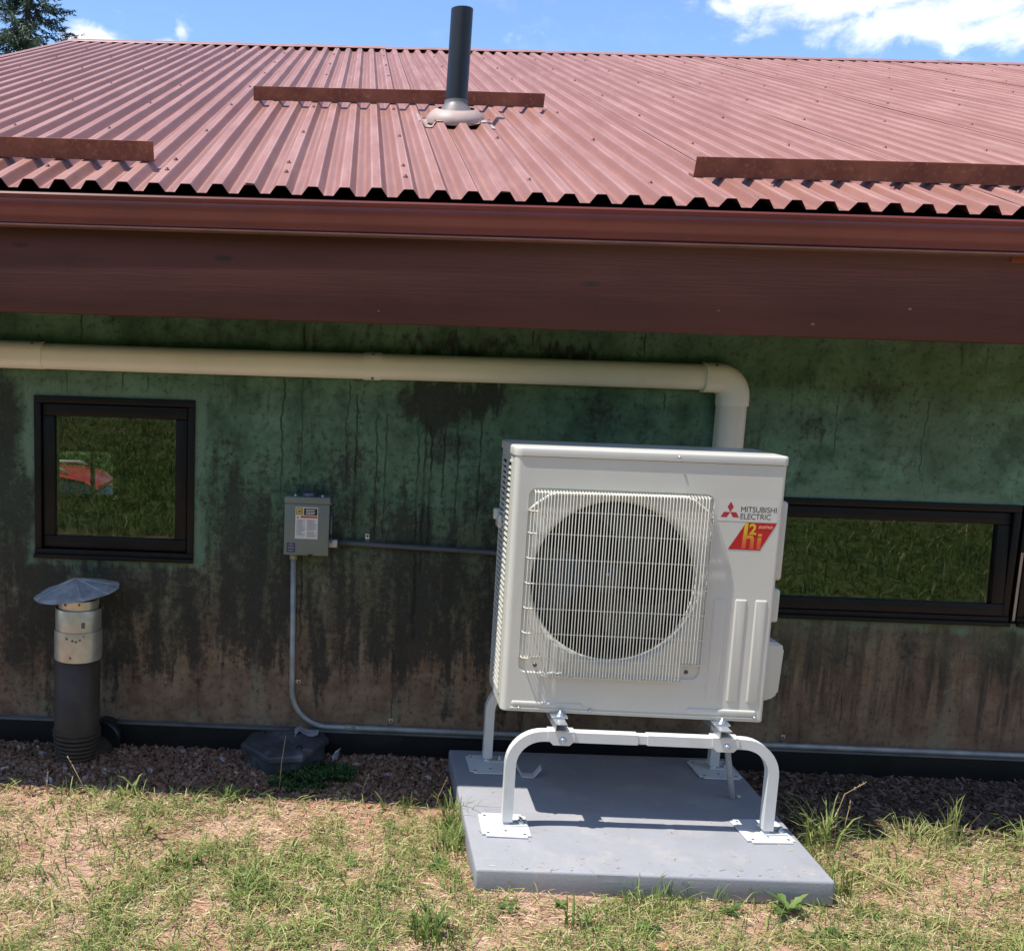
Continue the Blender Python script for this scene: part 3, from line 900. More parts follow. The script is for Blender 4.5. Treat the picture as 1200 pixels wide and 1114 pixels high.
# ------------------------------------------------------------------ roof vent pipe
rv = thing('roof_vent', roofp(0.477, 1.90, 0.0), 'black plastic vent pipe in a domed boot on the red roof', 'vent pipe')
base = roofp(0.487, 2.00, 0.030)
tilt = Vector((0.016, 0.0, 1)).normalized()
mb = MB()
top_z = 0.545
pts = [base + tilt * s for s in (0.0, 0.15, 0.35, top_z)]
mb.tube(pts, 0.0575, 28, cap=False)
mb.tube([base + tilt * s for s in (top_z, 0.35)], 0.050, 28, cap=False)
o0 = len(mb.v)
n = 28
u_ = tilt.orthogonal().normalized(); w_ = tilt.cross(u_)
for rr in (0.0575, 0.050):
    for j in range(n):
        a = 2 * PI * j / n
        mb.v.append(tuple(base + tilt * top_z + u_ * (rr * math.cos(a)) + w_ * (rr * math.sin(a))))
for j in range(n): mb.f.append([o0 + j, o0 + (j + 1) % n, o0 + n + (j + 1) % n, o0 + n + j]); mb.sm.append(False)
pipe = mb.build('pipe', M_ABS, rv)
MB().lathe([(0.0605, 0.088), (0.061, 0.075), (0.064, 0.066), (0.078, 0.048), (0.098, 0.026), (0.118, 0.004)], tuple(base), 32).build('boot_collar', M_BOOT, rv)
# dome follows the roof slope; its skirt is pressed over the ribs
mb = MB()
Mx = Matrix((Vector((1, 0, 0)), RT, RN)).transposed()
dc = roofp(0.484, 1.955, 0.026)
mb.lathe([(0.098, 0.058), (0.120, 0.048), (0.140, 0.030), (0.152, 0.010), (0.152, -0.008)], tuple(dc), 32, Mx)
mb.build('boot_dome', M_BFLASH, rv)
mb = MB()
vs = []; nx, nt = 34, 5
for j in range(nt):
    t = 1.815 + 0.33 * j / (nt - 1)
    for i in range(nx):
        x = 0.285 + 0.40 * i / (nx - 1)
        edge = min(i, nx - 1 - i) / 6.0
        h = profile_h(x) * (1.0 if 2 < i < nx - 3 else 0.9) + 0.004 + 0.003 * rnd.random()
        if 0.36 < x < 0.61: h = max(h, 0.027)
        vs.append(roofp(x, t + (0.02 * (1 - min(1, edge)) if j == 0 else 0) + 0.006 * rnd.random(), h))
mb.add(vs, [(j * nx + i, j * nx + i + 1, (j + 1) * nx + i + 1, (j + 1) * nx + i) for j in range(nt - 1) for i in range(nx - 1)], True)
mb.build('boot_skirt', M_BFLASH, rv)
for (dx, dt) in [(-0.115, -0.142), (-0.04, -0.142), (0.04, -0.142), (0.115, -0.14), (-0.17, -0.05), (0.17, -0.05)]:
    MB().lathe([(0.0, 0.014), (0.006, 0.013), (0.007, 0.006), (0.011, 0.004)], tuple(roofp(0.484 + dx, 1.965 + dt, 0.029)), 6, Mx).build('boot_screw', M_RUST, rv)

# ------------------------------------------------------------------ line set cover (cream duct) under the eave
duct = thing('line_set_cover', (1.59, -0.02, 1.62), 'cream plastic line cover running under the beam and elbowing down behind the unit', 'pipe cover')


def dprof(w, d, n=9, r=0.044):
    """rounded D section: a across, b out from the wall (towards -y)"""
    p = [(-w, 0.0)]
    for i in range(n): a = PI / 2 * i / (n - 1); p.append((-w + r * (1 - math.cos(a)), d - r + r * math.sin(a)))
    for i in range(n): a = PI / 2 * i / (n - 1); p.append((w - r * (1 - math.sin(a)), d - r + r * math.cos(a)))
    p.append((w, 0.0))
    return p


OUT = Vector((0, -1, 0)); ZU = Vector((0, 0, 1)); XU = Vector((1, 0, 0))
zc = 1.620
yw = -0.010
MB().sweep(dprof(0.0545, 0.072), [((x, yw, zc + 0.002 * math.sin(x * 1.7)), ZU, OUT) for x in np.linspace(-2.6, 1.50, 12)]).build('duct', M_PVC, duct, auto=50)
for (a, b) in ((-2.0, -1.322), (0.040, 0.114)):
    MB().sweep(dprof(0.0585, 0.0765), [((x, yw, zc + .001), ZU, OUT) for x in (a, b)]).build('coupling', M_PVC, duct, auto=50)
# elbow
ex, ez = 1.592, 1.506
fr = [((1.461, yw, zc), ZU, OUT), ((1.505, yw, zc), ZU, OUT)]
rad = ex - 1.515
for i in range(1, 9):
    a = PI / 2 * i / 8
    c = Vector((1.515, yw, zc - rad))
    fr.append((c + Vector((math.sin(a) * rad, 0, math.cos(a) * rad)), Vector((math.sin(a), 0, math.cos(a))), OUT))
fr.append(((ex, yw, ez), XU, OUT))
MB().sweep(dprof(0.0625, 0.080), fr).build('elbow', M_PVC, duct, auto=50)
MB().sweep(dprof(0.0585, 0.073), [((ex, yw, z), XU, OUT) for z in (1.52, 1.2, 0.8, 0.52)]).build('duct', M_PVC2, duct, auto=50)
for (x, z) in ((0.077, zc + 0.050), (0.077, zc - 0.050), (1.50, zc + 0.050), (1.555, zc - 0.070), (-1.36, zc + 0.05)):
    Mx_ = Matrix.Rotation(PI / 2, 3, 'X')
    MB().lathe([(0.0, 0.003), (0.005, 0.002), (0.006, 0.0)], (x, -0.079, z), 8, Mx_).build('cover_screw', M_DKMET, duct)

for dx_ in (-0.022, 0.022):
    MB().tube([(ex + dx_, -0.045, 0.60), (ex + dx_, -0.045, 0.50), (ex + dx_ * .9, -0.07, 0.44), (ex + dx_ * .8 - .004, -0.20, 0.435), (ex - .012 + dx_ * .6, -0.46, 0.50)], 0.019, 12).build('insulated_pipe', M_PVC2, duct)

# ------------------------------------------------------------------ electrical disconnect box
bx = thing('disconnect_box', (-0.181, -0.10, 0.80), 'grey electrical disconnect box with white warning label on the stained wall', 'electrical box')
bx0, bx1, bz0, bz1 = -0.272, -0.086, 0.806, 1.058
MB().bbox((bx0, -0.088, bz0), (bx1, -0.004, bz1), 0.004).build('enclosure', M_BOX, bx)
MB().bbox((bx0 - 0.003, -0.098, bz0 + 0.004), (bx1 + 0.003, -0.0885, bz1 - 0.026), 0.003).build('door', M_BOX, bx)
MB().bbox((bx0 - 0.005, -0.102, bz1 - 0.025), (bx1 + 0.005, -0.004, bz1 + 0.004), 0.003).build('rain_hood', M_BOX, bx)
mb = MB().lathe([(0.0, 0.019), (0.026, 0.018), (0.031, 0.013), (0.032, 0.0)], (-0.174, -0.058, bz1 + 0.0042), 24)
mb.bbox((-0.215, -0.09, bz1 + 0.0042), (-0.133, -0.026, bz1 + 0.009), 0.002)
mb.build('hub_plate', M_DKMET, bx)
for xs_ in (-0.232, -0.116):
    MB().lathe([(0.0, 0.009), (0.005, 0.008), (0.006, 0.0)], (xs_, -0.070, bz1 + 0.0042), 8).build('hub_screw', M_ZINC, bx)
mb = MB().bbox((bx1 + 0.004, -0.075, 0.90), (bx1 + 0.016, -0.055, 0.985), 0.003)
mb.tube([(bx1 + 0.016, -0.066, 0.97), (bx1 + 0.026, -0.072, 0.985), (bx1 + 0.024, -0.078, 1.0)], 0.004, 6)
mb.tube([(bx1 + 0.012, -0.07, 0.90), (bx1 + 0.014, -0.074, 0.87), (bx1 + 0.01, -0.076, 0.865)], 0.0035, 6)
mb.build('handle', M_DKMET, bx)
MB().bbox((-0.170, -0.1005, bz0 + 0.002), (-0.150, -0.0982, bz0 + 0.010), 0.001).build('latch', M_LBLACK, bx)
MB().lathe([(0.0, 0.004), (0.004, 0.003), (0.005, 0.0)], (bx1 + 0.0055, -0.06, 1.03), 8, Matrix.Rotation(PI / 2, 3, 'Y')).build('side_screw', M_ZINC, bx)
yl = -0.0985
lx0, lx1, lz0, lz1 = -0.228, -0.132, 0.882, 1.018


def flat(mb, x0, x1, z0, z1, y): return mb.add([(x0, y, z0), (x1, y, z0), (x1, y, z1), (x0, y, z1)], [(0, 1, 2, 3)])


lab = flat(MB(), lx0, lx1, lz0, lz1, yl).build('warning_label', M_LABEL, bx)
flat(MB(), lx0 + .036, lx1 - .003, lz1 - .034, lz1 - .004, yl - .0004).build('black_panel', M_LBLACK, lab)
mb = flat(MB(), lx0 + .003, lx0 + .032, lz1 - .033, lz1 - .003, yl - .0003); mb.build('logo_backing', M_LBLACK, lab)
mb = MB()
a0, a1, c0, c1 = lx0 + .005, lx0 + .030, lz1 - .031, lz1 - .005
flat(mb, a0, a1, c0, c0 + .006, yl - .0006); flat(mb, a0, a1, c1 - .006, c1, yl - .0006); flat(mb, a0, a0 + .006, c0 + .006, c1 - .006, yl - .0006); flat(mb, a1 - .006, a1, c0 + .006, c1 - .006, yl - .0006)
flat(mb, (a0 + a1) / 2 - .008, (a0 + a1) / 2 - .0035, c0 + .006, c1 - .006, yl - .0006); flat(mb, (a0 + a1) / 2 + .0035, (a0 + a1) / 2 + .008, c0 + .006, c1 - .006, yl - .0006)
flat(mb, (a0 + a1) / 2 - .0035, (a0 + a1) / 2 + .0035, c0 + .006, (c0 + c1) / 2 - .003, yl - .0006); flat(mb, (a0 + a1) / 2 - .0035, (a0 + a1) / 2 + .0035, (c0 + c1) / 2 + .003, c1 - .006, yl - .0006)
mb.build('square_logo', M_LYEL, lab)
flat(MB(), lx0 + .022, lx1 - .003, lz1 - .046, lz1 - .037, yl - .0004).build('red_band', M_LRED, lab)
mb = MB()
flat(mb, lx0 + .007, lx0 + .013, lz1 - .049, lz1 - .040, yl - .0004)
mb.build('red_mark', M_LRED, lab)
mb = MB()
for j in range(4): flat(mb, lx0 + .044, lx1 - .012 - .004 * (j % 2), lz1 - .012 - j * .006, lz1 - .0095 - j * .006, yl - .0007)
mb.build('panel_print', M_LABEL, lab)
mb = MB()
r = random.Random(3)
for cidx, (a, b) in enumerate(((lx0 + .005, lx0 + .042), (lx0 + .050, lx1 - .004))):
    z = lz1 - .056
    while z > lz0 + .006:
        if r.random() > 0.14: flat(mb, a, b - r.choice((0, 0, .004, .012)), z, z + .0019, yl - .0004)
        z -= .0036
mb.build('small_print', M_LGREY, lab)
bl = flat(MB(), -0.262, -0.226, 0.822, 0.862, yl).build('blue_label', M_LBLUE, bx)
mb = MB()
for j, wd in enumerate((.012, .028, .0, .026, .028, .0, .024, .020)):
    if wd: flat(mb, -0.244 - wd / 2, -0.244 + wd / 2, .8565 - j * .0042, .859 - j * .0042, yl - .0004)
mb.build('blue_label_print', M_LGREY, bl)


def arc_path(p0, corner, p1, r, n=8):
    """p0 -> rounded corner -> p1"""
    p0, c, p1 = Vector(p0), Vector(corner), Vector(p1)
    a = (p0 - c).normalized(); b = (p1 - c).normalized()
    ang = math.acos(max(-1, min(1, a.dot(b)))); t = r / math.tan(ang / 2)
    s, e = c + a * t, c + b * t
    ctr = c + (a + b).normalized() * (r / math.sin(ang / 2))
    out = [p0]
    u = s - ctr; v = e - ctr
    tot = math.acos(max(-1, min(1, u.normalized().dot(v.normalized()))))
    for i in range(n + 1):
        w = i / n
        out.append(ctr + (u * math.sin((1 - w) * tot) + v * math.sin(w * tot)) / math.sin(tot))
    out.append(p1)
    return out


def strap(parent, c, along='x', r=0.0125):
    """one hole conduit strap with its screw"""
    mb = MB()
    x, y, z = c
    if along == 'x':
        mb.sweep([(math.cos(a) * (r + .002), math.sin(a) * (r + .002)) for a in np.linspace(-PI / 2, PI / 2, 9)] + [(math.cos(a) * (r + .0005), math.sin(a) * (r + .0005)) for a in np.linspace(PI / 2, -PI / 2, 9)], [((x + d, y, z), Vector((0, -1, 0)), Vector((0, 0, 1))) for d in (-.009, .009)])
        mb.bbox((x - .009, -0.004, z + r), (x + .009, -0.001, z + r + 0.030), 0.001)
    else:
        mb.sweep([(math.cos(a) * (r + .002), math.sin(a) * (r + .002)) for a in np.linspace(-PI / 2, PI / 2, 9)] + [(math.cos(a) * (r + .0005), math.sin(a) * (r + .0005)) for a in np.linspace(PI / 2, -PI / 2, 9)], [((x, y, z + d), Vector((0, -1, 0)), Vector((1, 0, 0))) for d in (-.009, .009)])
        mb.bbox((x + r, -0.004, z - .009), (x + r + 0.024, -0.001, z + .009), 0.001)
    s = mb.build('strap', M_ZINC, parent, auto=40)
    off = (x, -0.004, z + r + 0.020) if along == 'x' else (x + r + 0.016, -0.004, z)
    MB().lathe([(0.0, 0.005), (0.004, 0.004), (0.0055, 0.0)], off, 8, Matrix.Rotation(PI / 2, 3, 'X')).build('strap_screw', M_DKMET, s)


cd = thing('power_conduit', (-0.236, -0.02, 0.80), 'grey conduit bending down from the box and running along the wall base', 'conduit')
rc = 0.0125
path = arc_path((-0.236, -0.022, 0.806), (-0.223, -0.022, 0.018), (7.5, -0.022, 0.018), 0.165, 12)
MB().tube(path[:2] + path[2:], rc, 12).build('conduit', M_EMT, cd)
MB().tube([(-0.236, -0.022, 0.80), (-0.236, -0.022, 0.775)], 0.0165, 12).build('connector', M_EMT2, cd)
strap(cd, (-0.2265, -0.016, 0.215), 'z')
strap(cd, (0.22, -0.016, 0.018)); strap(cd, (1.96, -0.016, 0.018)); strap(cd, (3.6, -0.016, 0.018))
MB().tube([(0.015, -0.022, 0.018), (0.06, -0.022, 0.018)], 0.0145, 12).build('coupler', M_EMT2, cd)

cu = thing('unit_conduit', (-0.08, -0.03, 0.85), 'dark flexible conduit running across the wall from box to unit', 'conduit')
MB().bbox((-0.0855, -0.05, 0.838), (-0.046, -0.012, 0.872), 0.004).build('box_connector', M_GALV, cu)
MB().tube([(-0.05, -0.022, 0.858), (0.10, -0.022, 0.853), (0.35, -0.022, 0.846), (0.62, -0.023, 0.838), (0.70, -0.06, 0.834), (0.76, -0.18, 0.82), (0.77, -0.45, 0.80)], 0.0125, 12).build('conduit', plain('dark_flex_conduit', (0.065, 0.075, 0.085), 0.45), cu)
strap(cu, (0.083, -0.016, 0.854))

# ------------------------------------------------------------------ equipment pad
PX, PY, PZ, PW, PD = 0.4665, -1.1428, -0.0274, 1.1954, 0.9787
pad = thing('equipment_pad', (PX + PW / 2, PY + PD / 2, PZ - 0.095), 'light grey square equipment pad under the heat pump in the grass', 'pad', local=True)
pad.rotation_mode = 'YXZ'
pad.rotation_euler = (0.0229, -0.0093, 0.0)
pad.location = (PX, PY, PZ)
mb = MB().bbox((0, 0, -0.088), (PW, PD, 0), 0.010, 3)
mb.build('pad_body', M_PAD, pad, auto=40)
MB().bbox((0.012, 0.012, -0.16), (PW - 0.012, PD - 0.012, -0.089), 0.01, 2).build('pad_core', plain('pad_foam', (0.22, 0.22, 0.23), 0.9), pad)
MB().box((0.405, -0.0016, -0.030), (0.50, -0.0002, -0.004)).build('edge_tape', M_TAPE, pad)
M_EMB = plain('pad_emboss', (0.31, 0.31, 0.35), 0.6)
mb = MB()
for (a, b, c, d) in ((0.075, 0.165, 0.452, 0.4545), (0.075, 0.165, 0.400, 0.4025), (0.075, 0.078, 0.4025, 0.452)):
    mb.box((a, c, 0.0), (b, d, 0.0012))
rr = random.Random(5)
for j in range(3):
    x = 0.085
    while x < 0.155:
        w_ = rr.uniform(.003, .009); mb.box((x, 0.412 + j * .012, 0), (x + w_, 0.418 + j * .012, .001)); x += w_ + .003
mb.build('embossed_plate', M_EMB, pad)

# ------------------------------------------------------------------ stand
FZ = PZ + 0.004          # resting plane (the pad is almost level)
fyF, fyB = -0.832, -0.285
lxL, lxR = 0.6150, 1.5540
st = thing('unit_stand', ((lxL + lxR) / 2, (fyF + fyB) / 2, FZ), 'white tubular steel stand with square foot plates on the grey pad', 'stand')


def padz(x, y): return PZ + 0.0093 * (x - PX) + 0.0229 * (y - PY)


def leg_bar(y, zt, name_y):
    """bent square tube legs joined by a narrower telescoping middle piece"""
    hw = 0.0185
    zc_ = zt - hw
    mid = 1.082
    r = 0.115
    L_ = arc_path((lxL, y, padz(lxL, y) + 0.022), (lxL, y, zc_), (mid - 0.02, y, zc_), r, 10)
    R_2 = arc_path((lxR, y, padz(lxR, y) + 0.022), (lxR, y, zc_), (mid + 0.015, y, zc_), r, 10)
    MB().tube(L_, hw, prof='sq').build('leg', M_STAND, st)
    MB().tube(R_2, hw, prof='sq').build('leg', M_STAND, st)
    MB().tube([(mid - 0.30, y, zc_), (mid + 0.30, y, zc_)], hw - 0.003, prof='sq').build('crossbar', M_STAND, st)


leg_bar(fyF, 0.352, 'front'); leg_bar(fyB, 0.352, 'rear')


def base_plate(cx, cy, rot, shift):
    z = padz(cx, cy) + 0.001
    M = Matrix.Translation((cx + shift[0], cy + shift[1], z)) @ Matrix.Rotation(rot, 4, 'Z') @ Matrix.Rotation(0.0229, 4, 'X')
    bm = bmesh.new()
    bmesh.ops.create_cube(bm, size=1.0)
    for v in bm.verts: v.co = Vector((v.co.x * 0.175, v.co.y * 0.175, v.co.z * 0.006 + 0.003))
    ed = [e for e in bm.edges if abs(e.verts[0].co.z - e.verts[1].co.z) > 0.004]
    bmesh.ops.bevel(bm, geom=ed, offset=0.014, segments=4, affect='EDGES')
    bmesh.ops.bevel(bm, geom=[e for e in bm.edges if abs(e.verts[0].co.z - e.verts[1].co.z) < 0.001], offset=0.0012, segments=1, affect='EDGES')
    p = MB().bm(bm, M).build('base_plate', M_STAND, st)
    h = MB()
    for (hx, hy) in ((-.065, .065), (.065, .065), (-.065, -.065), (.065, -.065), (0, -.045)):
        h.lathe([(0.0, 0.0065), (0.0055, 0.0065), (0.0055, 0.0062)], tuple(M @ Vector((hx, hy, 0))), 10)
    h.build('plate_hole', M_DKMET, p)
    q = MB().bbox((cx - 0.018, cy - 0.019, z + 0.0065), (cx + 0.075, cy + 0.019, z + 0.0105), 0.002)
    q.build('strap_plate', M_STAND, p)
    b = MB().lathe([(0.0, 0.013), (0.011, 0.013), (0.0125, 0.010), (0.0125, 0.0)], (cx + 0.052, cy, z + 0.0105), 6)
    b.lathe([(0.0, 0.020), (0.006, 0.020), (0.006, 0.0)], (cx + 0.052, cy, z + 0.0105), 8)
    b.build('nut', M_ZINC, p)
    b = MB().lathe([(0.0, 0.022), (0.0085, 0.022), (0.0085, 0.010), (0.014, 0.010), (0.014, 0.0)], (cx, cy, z + 0.008), 10)
    b.build('levelling_bolt', M_ZINC, p)


base_plate(lxL, fyF, -0.02, (-0.009, -0.008)); base_plate(lxR, fyF, 0.06, (-0.006, 0.016))
base_plate(lxL, fyB, 0.02, (0.003, -0.035)); base_plate(lxR, fyB, 0.03, (0.003, -0.010))
for xr_ in (0.790, 1.372):
    mb = MB().sweep([(-.021, 0), (.021, 0), (.021, .003), (-.018, .003), (-.018, .024), (.021, .024), (.021, .027), (-.021, .027)], [((xr_ - .005, y, 0.3575), Vector((1, 0, 0)), Vector((0, 0, 1))) for y in (fyF - 0.030, fyB + 0.030)], smooth=False)
    mb.build('rail', M_RAIL, st)
    for yb_, sgn in ((fyF, -1), (fyB, 1)):
        bm = bmesh.new()
        w, h = 0.047, 0.050
        vs = [(-w, 0.0), (-w, -h + 0.018), (-w + 0.018, -h), (w - 0.018, -h), (w, -h + 0.018), (w, 0.0)]
        ys_ = (yb_ + sgn * 0.0225, yb_ + sgn * 0.0190)
        F = [bm.verts.new((xr_ + a, ys_[0], 0.354 + b)) for a, b in vs]
        B = [bm.verts.new((xr_ + a, ys_[1], 0.354 + b)) for a, b in vs]
        bm.faces.new(F); bm.faces.new(B[::-1])
        for i in range(6): bm.faces.new((F[i], B[i], B[(i + 1) % 6], F[(i + 1) % 6]))
        bmesh.ops.recalc_face_normals(bm, faces=bm.faces[:])
        mb = MB().bm(bm)
        mb.bbox((xr_ - w, yb_ - 0.0225, 0.3525), (xr_ + w, yb_ + 0.0225, 0.3565), 0.001)
        mb.bbox((xr_ - 0.024, yb_ - 0.03, 0.3566), (xr_ + 0.030, yb_ + 0.03, 0.3572), 0.0002)
        br = mb.build('bracket', M_STAND, st)
        MB().lathe([(0.0, 0.010), (0.008, 0.0095), (0.0095, 0.006), (0.0095, 0.002), (0.013, 0.0015), (0.013, 0.0)], (xr_ + 0.004, ys_[0], 0.324), 10, Matrix.Rotation(PI / 2 * (1 if sgn < 0 else -1), 3, 'X')).build('bracket_bolt', M_ZINC, br)

clip = thing('loose_clip', (0.772, -0.412, padz(0.772, -0.412)), 'loose grey V shaped metal clip lying on the pad beside a rear foot', 'metal clip')
mb = MB()
cz = padz(0.772, -0.412) + 0.001
Mc = Matrix.Translation((0.765, -0.405, cz)) @ Matrix.Rotation(-0.1, 4, 'Z')
prof = [(-0.058, 0.060), (-0.026, 0.004), (-0.022, 0.0), (0.022, 0.0), (0.026, 0.004), (0.052, 0.040)]
vs = []
for (a, b) in prof: vs += [Mc @ Vector((a, -0.022, b)), Mc @ Vector((a, 0.022, b)), Mc @ Vector((a * .97, -0.022, b + .003)), Mc @ Vector((a * .97, 0.022, b + .003))]
fs = []
for i in range(5):
    o = i * 4; q = o + 4
    fs += [(o, o + 1, q + 1, q), (o + 2, q + 2, q + 3, o + 3), (o, q, q + 2, o + 2), (o + 1, o + 3, q + 3, q + 1)]
fs += [(0, 2, 3, 1), (20, 21, 23, 22)]
mb.add(vs, fs)
mb.build('clip_strip', M_STAND, clip)

# ------------------------------------------------------------------ heat pump unit (built in its own axes)
UW, UD, UH = 0.95, 0.3275, 0.967
hp = thing('heat_pump', (0.5799, -0.7607, 0.3964), 'white outdoor heat pump with round fan guard standing on the tubular stand', 'heat pump', local=True)
hp.rotation_mode = 'YXZ'
hp.rotation_euler = (-0.0057, 0.0024, -0.0111)


def plan(r=0.022, g=0.0, n=7, rb=0.004):
    """rounded plan outline, counter clockwise from back left"""
    p = [(-g, UD + g)]
    for i in range(n): a = PI + PI / 2 * i / (n - 1); p.append((r - g * 0 + math.cos(a) * (r + g), r + math.sin(a) * (r + g)))
    for i in range(n): a = 1.5 * PI + PI / 2 * i / (n - 1); p.append((UW - r * .6 + math.cos(a) * (r * .6 + g), r * .6 + math.sin(a) * (r * .6 + g)))
    p.append((UW + g, UD + g))
    return p


def ring_fill(outer, inner):
    """planar face set between two closed loops"""
    bm = bmesh.new()
    ed = []
    for lp in (outer, inner):
        vs = [bm.verts.new(p) for p in lp]
        ed += [bm.edges.new((vs[i], vs[(i + 1) % len(vs)])) for i in range(len(vs))]
    bmesh.ops.triangle_fill(bm, edges=ed, use_beauty=True, use_dissolve=False)
    bmesh.ops.recalc_face_normals(bm, faces=bm.faces[:])
    if bm.faces and bm.faces[0].normal.y > 0: bmesh.ops.reverse_faces(bm, faces=bm.faces[:])
    return bm


def rrect(x0, x1, z0, z1, r, y, n=6):
    p = []
    for (cx, cz, a0) in ((x0 + r, z0 + r, PI), (x1 - r, z0 + r, 1.5 * PI), (x1 - r, z1 - r, 0), (x0 + r, z1 - r, PI / 2)):
        for i in range(n):
            a = a0 + PI / 2 * i / (n - 1)
            p.append((cx + math.cos(a) * r, y, cz + math.sin(a) * r))
    return p


def circ(cx, cz, r, y, n=72): return [(cx + math.cos(2 * PI * i / n) * r, y, cz + math.sin(2 * PI * i / n) * r) for i in range(n)]


ZL = 0.935
pl = plan()
mb = MB()
# body sides: left strip by the front corner, the corner arcs, right side, back
n_ = len(pl)
for i in range(n_ - 1):
    (xa, ya), (xb, yb_) = pl[i], pl[i + 1]
    if i == 0:
        # left side: frame round the open louvre
        y0, y1 = pl[1][1], UD
        for (ya_, yc_, za_, zb_) in ((y0, 0.060, 0, ZL), (0.300, y1, 0, ZL), (0.060, 0.300, 0, 0.045), (0.060, 0.300, 0.905, ZL)):
            mb.add([(0, ya_, za_), (0, yc_, za_), (0, yc_, zb_), (0, ya_, zb_)], [(3, 2, 1, 0)])
        continue
    if abs(ya) < 1e-6 and abs(yb_) < 1e-6: continue                   # flat front belongs to the front panel
    mb.add([(xa, ya, 0), (xb, yb_, 0), (xb, yb_, ZL), (xa, ya, ZL)], [(0, 1, 2, 3)], 2 <= i <= n_ - 2 or i == 1)
mb.add([(0, UD, 0), (UW, UD, 0), (UW, UD, ZL), (0, UD, ZL)], [(3, 2, 1, 0)])
cab = mb.build('cabinet', M_WHITE, hp)
base = MB()
base.sweep([(x, y) for x, y in plan(g=-0.003)], [((0, 0, z), Vector((1, 0, 0)), Vector((0, 1, 0))) for z in (-0.004, 0.016)], smooth=False)
base.build('base_pan', M_WHITE, hp)
for xf in (0.21, 0.792):
    mb = MB().bbox((xf - 0.030, -0.040, -0.011), (xf + 0.030, UD + 0.02, -0.0045), 0.002)
    ft = mb.build('mounting_foot', M_ZINC, hp)
    b = MB().lathe([(0.0, 0.018), (0.007, 0.018), (0.007, 0.010), (0.0125, 0.010), (0.0125, 0.0)], (xf + 0.005, -0.020, -0.0045), 6)
    b.lathe([(0.0, .003), (0.018, 0.003), (0.018, 0)], (xf + 0.005, -0.020, -0.0045), 14)
    b.build('foot_bolt', M_ZINC, ft)
mb = MB().tube([(0.845, 0.05, -0.03), (0.845, 0.05, 0.0)], 0.022, 14)
mb.build('drain_socket', M_RUBBER, hp)

# lid with rolled edge
mb = MB()
zz = [(0.0, ZL - 0.001), (0.0045, ZL), (0.0050, ZL + 0.008), (0.0050, UH - 0.010), (0.0035, UH - 0.004), (0.0, UH - 0.001), (-0.006, UH)]
fr_ = [plan(r=0.026, g=g) for g, z in zz]
o = 0
for (g, z), ring in zip(zz, fr_):
    mb.v += [(x, y, z) for x, y in ring]
m = len(fr_[0])
for i in range(len(zz) - 1):
    for j in range(m):
        mb.f.append([i * m + j, i * m + (j + 1) % m, (i + 1) * m + (j + 1) % m, (i + 1) * m + j]); mb.sm.append(True)
mb.f.append([(len(zz) - 1) * m + j for j in range(m)]); mb.sm.append(False)
mb.build('lid', M_LID, hp, auto=50)
MB().lathe([(0.0, 0.006), (0.004, 0.005), (0.006, 0.0)], (0.571, -0.005, 0.951), 8, Matrix.Rotation(PI / 2, 3, 'X')).build('lid_screw', M_ZINC, hp)

# front panel: flat sheet, shallow rounded recess, bell mouth
FX0, FX1 = 0.022, UW - 0.0132
RX0, RX1, RZ0, RZ1 = 0.055, 0.708, 0.144, 0.823
outer = [(FX0, 0, 0.004), (FX1, 0, 0.004), (FX1, 0, ZL - 0.002), (FX0, 0, ZL - 0.002)]
r1 = rrect(RX0, RX1, RZ0, RZ1, 0.030, 0.0)
r2 = rrect(RX0 + .004, RX1 - .004, RZ0 + .004, RZ1 - .004, 0.027, 0.007)
CXF, CZF, RF = 0.380, 0.487, 0.301
mb = MB()
mb.bm(ring_fill(outer, r1))
n2 = len(r1)
mb.add(r1 + r2, [(i, (i + 1) % n2, n2 + (i + 1) % n2, n2 + i) for i in range(n2)], True)
c0 = circ(CXF, CZF, RF + 0.010, 0.007)
mb.bm(ring_fill(r2, c0))
rings = [(RF + 0.010, 0.007), (RF + 0.005, 0.0078), (RF + 0.001, 0.0105), (RF - 0.003, 0.016), (RF - 0.007, 0.026), (RF - 0.0095, 0.040)]
nc = 72
o = len(mb.v)
for (r, y) in rings: mb.v += circ(CXF, CZF, r, y)
for i in range(len(rings) - 1):
    for j in range(nc):
        mb.f.append([o + i * nc + j, o + i * nc + (j + 1) % nc, o + (i + 1) * nc + (j + 1) % nc, o + (i + 1) * nc + j]); mb.sm.append(True)
fpn = mb.build('front_panel', M_WHITE, hp, auto=35)


def raised(x0, x1, z0, z1, h, r, name='raised_rib', mat=M_WHITE):
    """pressed rib with sloping sides"""
    lo = rrect(x0, x1, z0, z1, r, -0.0002, 5); e = 0.0045
    mid_ = rrect(x0 + e * .7, x1 - e * .7, z0 + e * .7, z1 - e * .7, max(r - e * .7, .001), -h * .8, 5)
    hi = rrect(x0 + e * 1.5, x1 - e * 1.5, z0 + e * 1.5, z1 - e * 1.5, max(r - e, .0008), -h, 5)
    n = len(lo)
    mb = MB().add(lo + mid_ + hi, [(i, (i + 1) % n, n + (i + 1) % n, n + i) for i in range(n)] + [(n + i, n + (i + 1) % n, 2 * n + (i + 1) % n, 2 * n + i) for i in range(n)] + [[2 * n + i for i in range(n)]], True)
    return mb.build(name, mat, fpn, auto=60)


